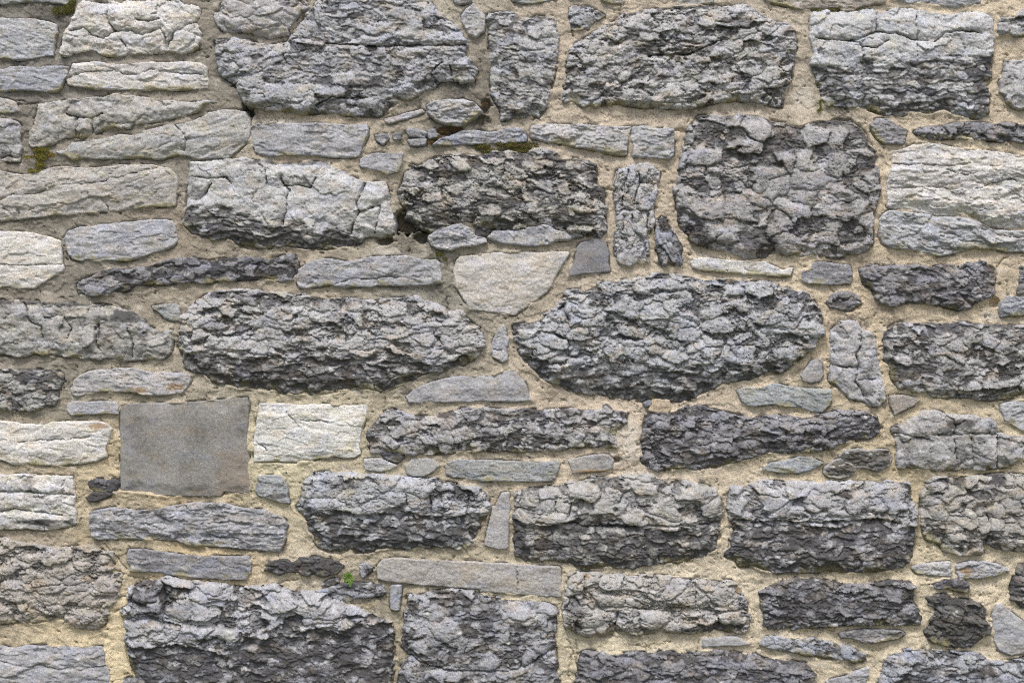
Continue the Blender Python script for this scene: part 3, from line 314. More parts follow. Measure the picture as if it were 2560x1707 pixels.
def bedded(u, v, sz, seed):
    per = sz * .42
    w = v + per * 1.0 * fbm(u / (sz * 1.5), v / (sz * .8), seed + 21, 4)
    k = np.floor(w / per); fr = w / per - k
    amp = h2(k, np.floor((u + 60 * h2(k, k * 0, seed)) / (sz * 1.3)), seed + 22)
    saw = fr ** 1.6 * (1 - sm(fr, .9, 1)) * amp
    wu = u + 8 * fbm(u / 30, v / 14, seed + 23, 3)
    s2 = sz * .40
    f1, f2, c, dx, dy = worley(wu / s2, w / (s2 * .52), seed + 24)
    e = 1 - np.exp(-6 * (f2 - f1))
    s3 = sz * .2
    f1b, f2b, c2, _, _ = worley(u / s3 + fbm(u / 12, v / 9, seed + 27, 2), w / (s3 * .6), seed + 25)
    e2 = 1 - np.exp(-6 * (f2b - f1b))
    h = 5.0 * saw + 1.8 * ridged(u / 16, w / 9, seed + 29, 4) + 4.2 * (.5 * e + .7 * (c - .5) + .5 * dy) + 2.0 * (.5 * e2 + .6 * c2) + 4 * fbm(u / 45, v / 20, seed + 26, 5, .6)
    tone = .46 + .3 * (e - .6) + .5 * (c - .5) + .15 * (e2 - .6) + .5 * fbm(u / 60, v / 25, seed + 28, 4)
    return h, tone
def blocks(u, v, sz, seed):
    wu = u + sz * .5 * fbm(u / sz, v / sz, seed + 1, 5, .6); wv = v + sz * .4 * fbm(u / sz + 9, v / sz, seed + 2, 5, .6)
    f1, f2, c, dx, dy = worley(wu / sz, wv / (sz * .75), seed + 3)
    gate = sm(fbm(u / (sz * .9), v / (sz * .9), seed + 4, 2), -.3, .25)
    e = 1 - np.exp(-15 * (f2 - f1)) * (.1 + .6 * gate)
    t = (dx * (h2(np.floor(c * 9999), c * 0, seed) - .5) + dy * (h2(np.floor(c * 9999), c * 0 + 1, seed) - .4)) * 1.3
    s2 = sz * .3
    f1b, f2b, c2, _, dyb = worley(wu / s2, wv / (s2 * .7), seed + 5)
    e2 = 1 - np.exp(-5 * (f2b - f1b))
    pf, _, pc, _, _ = worley(u / 9, v / 9, seed + 6)
    pit = (pc > .72) * np.clip(1 - pf / .28, 0, 1)
    g2 = sm(fbm(u / 40, v / 30, seed + 13, 3), -.2, .4)
    h = 8 * (.55 * e + .5 * (c - .5) + .7 * t) + 2.6 * (e2 * .5 + c2 * .6) * g2 + 4.0 * fbm(u / 40, v / 28, seed + 7, 6, .53) + .8 * ridged(u / 18, v / 11, seed + 9, 4) - 2.4 * pit
    tone = .60 + .2 * (e - .8) + .2 * (c - .5) + .50 * fbm(u / 45, v / 26, seed + 8, 5, .65) - .25 * pit
    return h, tone
def cleft(u, v, sz, seed, rough=1.0):
    wu = u + sz * .5 * fbm(u / sz, v / sz, seed + 1, 3); wv = v + sz * .3 * fbm(u / sz + 4, v / (sz * .5), seed + 2, 3)
    f1, f2, c, dx, dy = worley(wu / (sz * 1.3), wv / (sz * .5), seed + 3)
    a = h2(np.floor(c * 9999), c * 0, seed) - .5; b = h2(np.floor(c * 9999), c * 0 + 1, seed) - .5
    blend = sm(f2 - f1, 0, .25)
    facet = (dx * a * 1.6 + dy * b * 2.2 + (c - .5) * .6) * (.35 + .65 * blend)
    s2 = sz * .35
    q1, q2, qc, qx, qy = worley(wu / (s2 * 1.5), wv / (s2 * .6), seed + 9)
    f2nd = (qx * (qc - .5) + qy * (h2(np.floor(qc * 9999), qc * 0, seed) - .4) * 1.4) * sm(q2 - q1, 0, .25)
    bed = ridged(u / (sz * 2.4), v / (sz * .22) + .8 * fbm(u / 80, v / 30, seed + 4, 2), seed + 5, 4)
    h = rough * (6.0 * facet + 1.6 * f2nd + (1.3 * rough - 1.0) * bed + 2.4 * fbm(u / 60, v / 40, seed + 6, 6, .50))
    q = 2.2 * fbm(u / (sz * 1.5), v / (sz * .6), seed + 13, 5, .55) + v / 140
    qf = q - np.floor(q)
    h = h + rough * 3.0 * (np.floor(q) - q + sm(qf, .0, .10)) + (rough - .55) * .9 * fbm(u / 9, v / 7, seed + 14, 4, .6)
    crack = np.abs(gn(u / 70 + .6 * fbm(u / 25, v / 25, seed + 7, 3), v / 26, seed + 8))
    cg = sm(fbm(u / 60, v / 40, seed + 10, 2), .1, .3)
    h = h - 2.5 * cg * np.exp(-(crack / .022) ** 2)
    tone = .60 + .55 * fbm(u / 70, v / 34, seed + 11, 6, .66) + .34 * fbm(u / 11, v / 7, seed + 12, 4, .7) + .16 * (c - .5) + .1 * bed
    return h, tone
def dressed(u, v, sz, seed):
    h = 2.6 * fbm(u / 120, v / 90, seed, 4) + 1.1 * fbm(u / 14, v / 14, seed + 1, 4, .65)
    tone = .55 + .45 * fbm(u / 120 + v / 260, v / 90, seed + 2, 6, .58) + .22 * fbm(u / 8, v / 8, seed + 3, 3, .7)
    return h, tone
def granular(u, v, sz, seed):
    f1, f2, c, dx, dy = worley(u / sz + .3 * fbm(u / 30, v / 30, seed, 3), v / (sz * .8), seed + 1)
    h = 3.2 * (dx * (c - .5) + dy * (h2(np.floor(c * 9999), c * 0, seed) - .5)) * sm(f2 - f1, 0, .3) + 4.2 * fbm(u / 42, v / 30, seed + 2, 6, .62) + 1.3 * fbm(u / 6, v / 6, seed + 3, 3)
    tone = .60 + .55 * fbm(u / 45, v / 35, seed + 4, 5, .62) + .42 * fbm(u / 6, v / 6, seed + 5, 3, .8)
    return h, tone

COL = dict(w=(.475, .470, .464), cw=(.520, .511, .488), wg=(.405, .405, .412), g=(.356, .356, .367), b=(.304, .310, .334), be=(.350, .341, .325), d=(.228, .227, .242),
           br=(.335, .310, .282), gn=(.284, .296, .300), pk=(.475, .446, .412), tn=(.43, .36, .27), fb=(.255, .246, .232), kb=(.118, .114, .106))
DARK = np.array((.064, .062, .064), F)

def shape_stone(s, x, y, P, seed):
    """height over the mortar plane (mm) and colour for wall points x, y"""
    sdist = poly_sd(x, y, P)
    jag = dict(N=1.0, P=.8, S=.5, F=.25, G=.4)[s['st']] * min(1, .4 + np.ptp(P[:, 1]) / 150)
    d = sdist + 1.6 + jag * (7.0 * fbm(x / 36, y / 30, seed + 50, 6, .70))
    a = math.radians(s.get('a', 0)); ca, sa = math.cos(a), math.sin(a)
    cx, cy = P.mean(0)
    ox, oy = (seed * 137.7) % 5000, (seed * 61.3) % 5000
    u = ((x - cx) * ca + (y - cy) * sa + ox).astype(F); v = (-(x - cx) * sa + (y - cy) * ca + oy).astype(F)
    st = s['st']; sz = s['sz']; dk = s['dk']
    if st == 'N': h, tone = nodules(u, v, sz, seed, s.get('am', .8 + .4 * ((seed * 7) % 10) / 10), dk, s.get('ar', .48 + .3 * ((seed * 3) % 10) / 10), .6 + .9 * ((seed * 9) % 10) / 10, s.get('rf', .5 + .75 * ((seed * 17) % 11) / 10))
    elif st == 'P': h, tone = blocks(u, v, sz, seed)
    elif st == 'S': h, tone = cleft(u, v, sz, seed, s.get('rg', 1.0))
    elif st == 'F': h, tone = dressed(u, v, sz, seed)
    else: h, tone = granular(u, v, sz, seed)
    tone = .52 + (tone - .52) * s.get('tc', 1.0)
    dkf = np.full(x.shape, dk, F)
    if 'sp' in s:
        L = pts(s['sp']); o = np.argsort(L[:, 0]); L = L[o]
        m = sm(y - np.interp(x, L[:, 0], L[:, 1]) + 46 * fbm(x / 75, y / 34, seed + 60, 5, .62), -16, 16).astype(F)
        hb, tb = bedded(u, v, 58, seed + 70)
        if st == 'N':
            hn, tn = nodules(u, v, 32, seed + 71, .8, .7); k = sm(fbm(u / 80, v / 60, seed + 72, 2), -.2, .3); hb = hb + (hn - hb) * k; tb = tb + (tn - .06 - tb) * k
        h = h * (1 - m) + (hb - 5) * m; tone = tone * (1 - m) + tb * m; dkf = dkf * (1 - m) + (s['dk2'] - .10 + .3 * fbm(x / 60, y / 30, seed + 61, 4)) * m + .03 * (1 - m)
    elif st == 'N' and dk > .4:
        hb, tb = bedded(u, v, 50, seed + 80)
        k = sm(fbm(u / 120, v / 70, seed + 81, 3) + s.get('bd', -.2 + .4 * ((seed * 11) % 13) / 12), -.02, .3) * .85
        h = h + (hb - h) * k; tone = tone + (tb - tone) * k
    for q in s.get('dkb', ()):
        r = np.sqrt(((x - q[0]) / q[2]) ** 2 + ((y - q[1]) / q[3]) ** 2) + .45 * fbm(x / 30, y / 18, seed + 90, 3)
        dkf = np.maximum(dkf, .85 * (1 - sm(r, .6, 1.25)))
    for q in s.get('lt', ()):
        r = np.sqrt(((x - q[0]) / q[2]) ** 2 + ((y - q[1]) / q[3]) ** 2) + .4 * fbm(x / 30, y / 18, seed + 91, 3)
        k = 1 - sm(r, .65, 1.15); dkf = dkf * (1 - k * .75); tone = tone + .12 * k; h = h + 3 * k
    # rounded edge, then down into the bed joint
    T = max(s['T'] * .72, 11); R = {'N': 8, 'P': 6, 'S': 4, 'F': 3, 'G': 4.5}[st] * min(1, T / 14)
    if st in 'NP': d = d + .5 * (h - np.median(h)) * (1 - sm(sdist, 6, 30)) * min(1, np.ptp(P[:, 1]) / 120)
    R = R * (.25 + 1.1 * sm(fbm(x / 45, y / 45, seed + 51, 3), -.35, .35))
    size = min(np.ptp(P[:, 0]), np.ptp(P[:, 1])); edk = float(np.clip((size - 40) / 140, 0, 1)); d = d + 1.6 * (1 - edk)
    c = np.clip(d / R, 0, 1)
    prof = np.sqrt(1 - (1 - c) ** 2 + 1e-6)
    big = 5 * fbm(x / 150, y / 110, seed + 92, 2) * min(1, T / 24)
    size = min(np.ptp(P[:, 0]), np.ptp(P[:, 1]))
    rel = h * min(1, .5 + size / 150) * min(1, T / 13)
    hm = float(np.median(rel[sdist > 4])) if (sdist > 4).any() else 0
    z = (.22 + .78 * prof) * (T + big) * (1 - .5 * edk + .5 * edk * sm(d + 14 * fbm(x / 40, y / 40, seed + 52, 3), 0, 34)) + (rel - hm) * (.7 + .3 * sm(d, 0, 10)) * sm(d, -.5, 1.5)
    z = np.where(d < 0, .1 * T + d * 6, z)
    z = np.maximum(z, np.where(d > 5, -10, -60))
    for q in s.get('cr', ()):
        L = pts(q)
        bb = (x > L[:, 0].min() - 30) & (x < L[:, 0].max() + 30) & (y > L[:, 1].min() - 30) & (y < L[:, 1].max() + 30)
        if not bb.any(): continue
        xx, yy = x[bb], y[bb]
        cd = seg_dist(xx + 5 * fbm(xx / 22, yy / 22, seed + 93, 4, .6), yy + 4.5 * fbm(xx / 22 + 50, yy / 22, seed + 94, 4, .6), L[:-1], L[1:])
        wdt = (1.7 if st in 'SFG' else 2.1) * (.75 + .7 * fbm(xx / 50, yy / 50, seed + 95, 2))
        dep = 7 if st in 'SFG' else 15
        dep = dep * (.35 + .9 * sm(fbm(xx / 30, yy / 30, seed + 106, 3), -.35, .3))
        z[bb] -= (dep * np.exp(-(cd / wdt) ** 2) + (1.2 if st in 'SFG' else 3.0) * np.exp(-(cd / 9) ** 2))
    # colour: pale limestone, darker along recessed seams, fissures and pits, black crust
    base = np.array(COL[s['c']], F)
    lo = {'N': .26, 'P': .16, 'S': .16, 'F': .0, 'G': .1}[st]
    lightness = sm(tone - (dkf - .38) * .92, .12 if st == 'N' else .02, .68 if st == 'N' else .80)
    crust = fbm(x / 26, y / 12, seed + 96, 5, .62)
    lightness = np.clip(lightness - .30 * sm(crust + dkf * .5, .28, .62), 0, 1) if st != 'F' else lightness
    var = (1 + .16 * fbm(x / 90, y / 60, seed + 97, 3) + .36 * fbm(x / 8, y / 5.5, seed + 98, 4, .8))[..., None]
    if st in 'FG': dcol = base * .45
    elif st == 'S': dcol = base * .36 + DARK * .3
    else: dcol = DARK + base * .06
    hue = np.array((1 + .016 * math.sin(seed * 1.7), 1 + .006 * math.sin(seed * 2.9), 1 - .022 * math.sin(seed * 1.7)), F)
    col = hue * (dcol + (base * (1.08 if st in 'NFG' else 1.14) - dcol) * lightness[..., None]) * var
    br = sm(fbm(x / 60, y / 32, seed + 99, 4, .5), .08, .45)[..., None] * (.7 if st == 'N' else .5)
    col = col * (1 - br) + br * col * np.array((1.02, .91, .77), F)
    if st in 'NPS':                                     # white lichen, and highlights painted onto the paler parts
        wl = (sm(fbm(x / 30, y / 15, seed + 107, 5, .6), .30, .5) * sm(lightness, .35, .8) * .62)[..., None]
        col = col * (1 - wl) + wl * np.array((.56, .56, .55), F)
    bl = sm(fbm(x / 70 + 5, y / 40, seed + 100, 4), .05, .45)[..., None] * .7
    col = col * (1 - bl) + bl * col * np.array((.95, .98, 1.10), F)
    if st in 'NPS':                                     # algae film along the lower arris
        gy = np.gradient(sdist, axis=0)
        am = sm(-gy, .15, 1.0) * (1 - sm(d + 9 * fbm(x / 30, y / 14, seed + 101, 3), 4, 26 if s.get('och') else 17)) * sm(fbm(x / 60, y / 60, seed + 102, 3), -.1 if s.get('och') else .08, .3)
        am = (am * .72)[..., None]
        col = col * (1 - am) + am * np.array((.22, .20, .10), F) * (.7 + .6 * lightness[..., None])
        gm = (sm(fbm(x / 50, y / 30, seed + 103, 4), .2, .55) * .5)[..., None]
        col = col * (1 - gm) + gm * col * np.array((.98, .97, .80), F)
    for q in s.get('rust', ()):
        r = np.sqrt(((x - q[0]) / q[2]) ** 2 + ((y - q[1]) / q[3]) ** 2) + .6 * fbm(x / 14, y / 10, seed + 104, 4)
        k = ((1 - sm(r, .55, 1.3)) * (.35 if st == 'F' else .85))[..., None]
        col = col * (1 - k) + k * np.array((.28, .195, .115), F) * (1.2 if st != 'F' else .75)
    if s.get('rim'):
        k = ((1 - sm(d + 3 * fbm(x / 12, y / 12, seed + 105, 3), 1, 7)) * .8)[..., None]
        col = col * (1 - k) + k * np.array((.36, .36, .36), F)
    return sdist, d, z, np.clip(col, .012, .8)

# ------------------------------------------------------------------ mesh helpers
X0, Y0 = 1280.0, 853.5
def mesh_from(name, co, quads, col, cap=True):
    nv = len(co)
    loops = quads.reshape(-1); starts = np.arange(0, len(loops), 4); tot = np.full(len(quads), 4)
    extra = []
    if cap:                                            # sides and back, so that the piece is a solid
        e = np.concatenate([quads[:, [0, 1]], quads[:, [1, 2]], quads[:, [2, 3]], quads[:, [3, 0]]])
        key = e[:, 0].astype(np.int64) * nv + e[:, 1]; rev = e[:, 1].astype(np.int64) * nv + e[:, 0]
        b = e[~np.isin(key, rev)]
        ids = np.unique(b); mp = np.full(nv, -1); mp[ids] = nv + np.arange(len(ids))
        back = co[ids].copy(); back[:, 1] = .10
        co = np.concatenate([co, back]); col = np.concatenate([col, col[ids]])
        side = np.stack([b[:, 1], b[:, 0], mp[b[:, 0]], mp[b[:, 1]]], 1)
        loops = np.concatenate([loops, side.reshape(-1)])
        starts = np.concatenate([starts, 4 * len(quads) + np.arange(0, 4 * len(side), 4)]); tot = np.concatenate([tot, np.full(len(side), 4)])
        nxt = {}
        for p, q in b: nxt.setdefault(int(p), []).append(int(q))
        while nxt:
            s0 = next(iter(nxt)); ring = []; p = s0
            while p in nxt:
                ring.append(mp[p]); q = nxt[p].pop()
                if not nxt[p]: del nxt[p]
                p = q
                if p == s0: break
            if len(ring) > 3 and len(ring) > .5 * len(b):
                starts = np.append(starts, len(loops)); tot = np.append(tot, len(ring)); loops = np.concatenate([loops, np.array(ring)])
    me = bpy.data.meshes.new(name)
    me.vertices.add(len(co)); me.vertices.foreach_set('co', co.astype(F).ravel())
    me.loops.add(len(loops)); me.loops.foreach_set('vertex_index', loops.astype(np.int32))
    me.polygons.add(len(starts)); me.polygons.foreach_set('loop_start', starts.astype(np.int32))
    me.polygons.foreach_set('use_smooth', np.ones(len(starts), bool))
    at = me.attributes.new('col', 'FLOAT_COLOR', 'POINT')
    c4 = np.ones((len(co), 4), F); c4[:, :3] = col; at.data.foreach_set('color', c4.ravel())
    me.update(calc_edges=True); me.validate()
    return me
def grid_quads(keep):
    idx = np.full(keep.shape, -1, np.int64); idx[keep] = np.arange(keep.sum())
    a, b, c, d = idx[:-1, :-1], idx[1:, :-1], idx[1:, 1:], idx[:-1, 1:]
    ok = (a >= 0) & (b >= 0) & (c >= 0) & (d >= 0)
    return np.stack([a[ok], b[ok], c[ok], d[ok]], 1)

# ------------------------------------------------------------------ materials
def stone_material(name, grain, spots, bump, rough):
    m = bpy.data.materials.new(name); m.use_nodes = True
    n = m.node_tree.nodes; l = m.node_tree.links; bs = n['Principled BSDF']
    at = n.new('ShaderNodeAttribute'); at.attribute_name = 'col'
    tc = n.new('ShaderNodeTexCoord')
    na = n.new('ShaderNodeTexNoise'); na.inputs['Scale'].default_value = grain; na.inputs['Detail'].default_value = 6; na.inputs['Roughness'].default_value = .75
    l.new(tc.outputs['Object'], na.inputs['Vector'])
    r1 = n.new('ShaderNodeMapRange'); r1.inputs['From Min'].default_value = .3; r1.inputs['From Max'].default_value = .7
    r1.inputs['To Min'].default_value = 1 - spots; r1.inputs['To Max'].default_value = 1 + spots
    l.new(na.outputs['Fac'], r1.inputs['Value'])
    mx = n.new('ShaderNodeMix'); mx.data_type = 'RGBA'; mx.blend_type = 'MULTIPLY'; mx.inputs['Factor'].default_value = 1
    l.new(at.outputs['Color'], mx.inputs['A']); l.new(r1.outputs['Result'], mx.inputs['B'])
    l.new(mx.outputs['Result'], bs.inputs['Base Color'])
    nb = n.new('ShaderNodeTexNoise'); nb.inputs['Scale'].default_value = grain * .8; nb.inputs['Detail'].default_value = 5; nb.inputs['Roughness'].default_value = .65
    l.new(tc.outputs['Object'], nb.inputs['Vector'])
    bp = n.new('ShaderNodeBump'); bp.inputs['Strength'].default_value = bump; bp.inputs['Distance'].default_value = .002
    l.new(nb.outputs['Fac'], bp.inputs['Height']); l.new(bp.outputs['Normal'], bs.inputs['Normal'])
    bs.inputs['Roughness'].default_value = rough; bs.inputs['Specular IOR Level'].default_value = .3
    return m, mx, tc, n, l, bs
stone_mat = stone_material('limestone', 330, .58, .5, .86)[0]
flat_mat = stone_material('granular_stone', 420, .55, .5, .9)[0]
mortar_mat, mxm, tcm, nn, ll, bsm = stone_material('sandy_mortar', 420, .60, .7, .95)
vo = nn.new('ShaderNodeTexVoronoi'); vo.inputs['Scale'].default_value = 190       # dark sand grains
ll.new(tcm.outputs['Object'], vo.inputs['Vector'])
rp = nn.new('ShaderNodeMapRange'); rp.inputs['From Min'].default_value = .10; rp.inputs['From Max'].default_value = .24
rp.inputs['To Min'].default_value = .38; rp.inputs['To Max'].default_value = 1
ll.new(vo.outputs['Distance'], rp.inputs['Value'])
mx2 = nn.new('ShaderNodeMix'); mx2.data_type = 'RGBA'; mx2.blend_type = 'MULTIPLY'; mx2.inputs['Factor'].default_value = .75
ll.new(mxm.outputs['Result'], mx2.inputs['A']); ll.new(rp.outputs['Result'], mx2.inputs['B']); ll.new(mx2.outputs['Result'], bsm.inputs['Base Color'])

# ------------------------------------------------------------------ the ground
def link(o, parent=None):
    scene.collection.objects.link(o)
    if parent: o.parent = parent
    return o
gm = bpy.data.meshes.new('ground'); gm.from_pydata([(-60, -80, 0), (60, -80, 0), (60, 40, 0), (-60, 40, 0)], [], [(0, 1, 2, 3)])
ground = link(bpy.data.objects.new('ground', gm)); ground['kind'] = 'structure'
mg = bpy.data.materials.new('worn_turf'); mg.use_nodes = True
ng = mg.node_tree.nodes; nz = ng.new('ShaderNodeTexNoise'); nz.inputs['Scale'].default_value = 3; nz.inputs['Detail'].default_value = 10
tg = ng.new('ShaderNodeTexCoord'); mg.node_tree.links.new(tg.outputs['Object'], nz.inputs['Vector'])
cr = ng.new('ShaderNodeValToRGB'); cr.color_ramp.elements[0].color = (.07, .09, .03, 1); cr.color_ramp.elements[1].color = (.17, .15, .10, 1)
mg.node_tree.links.new(nz.outputs['Fac'], cr.inputs['Fac']); mg.node_tree.links.new(cr.outputs['Color'], ng['Principled BSDF'].inputs['Base Color'])
ng['Principled BSDF'].inputs['Roughness'].default_value = .95
gm.materials.append(mg)

# ------------------------------------------------------------------ the wall
XL, XR, YT, YB = -760, 3320, -650, 2303           # extent of the built wall, mm
wall = link(bpy.data.objects.new('stone_wall', None))
wall.location = (0, 0, 0)
wall['label'] = 'grey limestone rubble wall bedded in sandy tan mortar'
wall['category'] = 'wall'; wall['kind'] = 'thing'
Zof = lambda y: EYE + (Y0 - y) / 1000.0

ext = random.Random(3)
for i, s in enumerate(STONES):
    P = pts(s['p']); s['step'] = 2.2
    e1, e2 = ext.uniform(0, 140), ext.uniform(0, 60)
    P[:, 0] = np.where(P[:, 0] < -20, P[:, 0] - e1, np.where(P[:, 0] > 2580, P[:, 0] + e1, P[:, 0]))
    P[:, 1] = np.where(P[:, 1] < -25, P[:, 1] - e2, np.where(P[:, 1] > 1735, P[:, 1] + e2, P[:, 1])); s['P'] = P
rng = random.Random(11)
# courses beyond the traced area, packed round it
occ = np.zeros(((YB - YT) // 10 + 1, (XR - XL) // 10 + 1), bool)
occ[(-12 - YT) // 10:(1722 - YT) // 10, (-12 - XL) // 10:(2576 - XL) // 10] = True
for s in STONES:
    (ax, ay), (bx, by) = s['P'].min(0), s['P'].max(0)
    if ax < 0 or bx > 2560 or ay < 0 or by > 1707: occ[int(ay - YT) // 10:int(by - YT) // 10 + 1, int(ax - XL) // 10:int(bx - XL) // 10 + 1] = True
for i in range(2, occ.shape[0] - 4, 1):
    for j in range(1, occ.shape[1] - 4, 1):
        if occ[i, j]: continue
        w, h = rng.randint(18, 66), rng.randint(9, 25)
        while w >= 9 and occ[i, j:j + w].any(): w -= 1
        while h >= 6 and occ[i:i + h, j:j + max(w, 1)].any(): h -= 1
        w = min(w, occ.shape[1] - 1 - j); h = min(h, occ.shape[0] - 1 - i)
        if w < 9 or h < 6: occ[i, j] = True; continue
        occ[i:i + h, j:j + w] = True
        x0, y0, x1, y1 = XL + 10 * j + 12, YT + 10 * i + 12, XL + 10 * (j + w) - 12, YT + 10 * (i + h) - 12
        n = max(3, int(w / 5)); k = max(1, int(h / 6)); J = lambda a: rng.uniform(-a, a)
        P = [(x0 + (x1 - x0) * t / n + J(6), y0 + (14 if t in (0, n) else 0) + J(8)) for t in range(n + 1)]
        P += [(x1 - 3 + J(7), y0 + (y1 - y0) * t / (k + 1) + J(6)) for t in range(1, k + 1)]
        P += [(x1 - (x1 - x0) * t / n + J(6), y1 - (14 if t in (0, n) else 0) + J(8)) for t in range(n + 1)]
        P += [(x0 + 3 + J(7), y1 - (y1 - y0) * t / (k + 1) + J(6)) for t in range(1, k + 1)]
        st = rng.choice('NNNNPSS')
        STONES.append(dict(st=st, c=rng.choice(['g', 'g', 'be', 'b', 'd', 'w']), dk=rng.uniform(.2, .62) if st == 'N' else .25, T=rng.uniform(18, 32),
                           sz=rng.uniform(38, 60) if st != 'S' else 80, P=smooth_poly(np.array(P, F), 2), step=6.0))

for i, s in enumerate(STONES):
    P = s['P']; stp = s['step']
    xa = np.arange(P[:, 0].min() - 12, P[:, 0].max() + 12, stp, dtype=F); ya = np.arange(P[:, 1].min() - 12, P[:, 1].max() + 12, stp, dtype=F)
    x, y = np.meshgrid(xa, ya)
    sdist, d, z, col = shape_stone(s, x, y, P, 100 + i * 113)
    keep = d > -max(6, stp * 1.3)
    quads = grid_quads(keep)
    cx, cy = P.mean(0)
    lean = .30 if s['st'] == 'N' else .18
    zz = z[keep]
    yy = y[keep] + lean * np.clip(zz - s['T'] * .72, -22, 22) * np.clip(d[keep] / 14, 0, 1)
    co = np.stack([(x[keep] - cx) / 1000, -zz / 1000, (cy - yy) / 1000], 1)
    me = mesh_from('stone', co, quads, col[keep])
    o = link(bpy.data.objects.new('stone', me), wall)
    o.location = ((cx - X0) / 1000, 0, Zof(cy))
    me.materials.append(flat_mat if s['st'] in 'FG' else stone_mat)
    if 'l' in s: o['label'] = s['l']

# ---- mortar
MCOL = [(100,140,.22,.20,.18),(600,180,.27,.24,.205),(450,450,.27,.24,.205),(430,560,.34,.28,.215),(200,650,.27,.24,.205),(1000,60,.45,.40,.33),(1170,200,.25,.22,.18),
        (760,300,.47,.38,.28),(1400,150,.46,.38,.30),(1550,300,.50,.41,.32),(1900,150,.41,.35,.28),(2500,150,.50,.41,.30),(1700,450,.45,.37,.28),(1300,620,.39,.33,.26),
        (1100,750,.27,.25,.21),(700,700,.37,.31,.24),(2000,650,.50,.41,.30),(2150,760,.50,.40,.28),(1600,1000,.50,.41,.32),(1450,1000,.48,.39,.30),(500,980,.39,.34,.27),
        (150,970,.28,.25,.20),(300,1180,.50,.40,.25),(450,1260,.46,.36,.215),(700,1160,.50,.44,.30),(300,1600,.60,.49,.31),(500,1390,.50,.385,.22),(800,1450,.46,.39,.30),
        (950,1500,.35,.30,.22),(1450,1580,.51,.44,.32),(1800,1430,.53,.45,.34),(2200,1250,.45,.37,.24),(2400,1500,.52,.44,.32),(30,1320,.36,.30,.23),(60,880,.29,.25,.21),(330,1300,.40,.34,.25)]
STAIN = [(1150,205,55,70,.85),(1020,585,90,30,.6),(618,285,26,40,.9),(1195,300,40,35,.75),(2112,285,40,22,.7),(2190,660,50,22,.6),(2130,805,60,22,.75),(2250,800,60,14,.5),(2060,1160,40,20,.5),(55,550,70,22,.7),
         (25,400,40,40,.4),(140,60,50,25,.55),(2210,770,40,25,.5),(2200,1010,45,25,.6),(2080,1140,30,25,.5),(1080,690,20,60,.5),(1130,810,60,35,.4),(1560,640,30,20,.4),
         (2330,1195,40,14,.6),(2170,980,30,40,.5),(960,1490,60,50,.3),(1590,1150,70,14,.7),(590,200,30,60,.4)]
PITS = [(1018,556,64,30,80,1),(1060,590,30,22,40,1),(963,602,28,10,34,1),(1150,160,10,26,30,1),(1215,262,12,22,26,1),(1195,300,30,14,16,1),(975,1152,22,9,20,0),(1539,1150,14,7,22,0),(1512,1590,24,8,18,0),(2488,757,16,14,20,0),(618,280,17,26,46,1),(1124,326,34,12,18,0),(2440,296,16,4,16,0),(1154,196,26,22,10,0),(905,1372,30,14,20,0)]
CRACKS = ['1722,269 1726,285 1722,308','2520,640 2495,668','2092,745 2075,715 2070,690','280,1530 330,1525','270,1490 320,1492','1500,318 1715,325','590,200 575,215','1640,320 1715,328','745,180 700,260',
          '960,1016 962,992','1735,1445 1800,1460','1430,1630 1420,1700','1440,1600 1445,1640','745,1447 668,1465','2055,1580 2064,1560','1435,90 1425,60','1510,470 1540,475','2518,700 2524,740','2235,860 2200,870','1750,1600 1740,1640',
          '1890,262 1888,280','0,250 60,252','40,262 90,255','1420,1600 1450,1680','370,1450 318,1440','255,1360 315,1425','1115,745 1120,780']
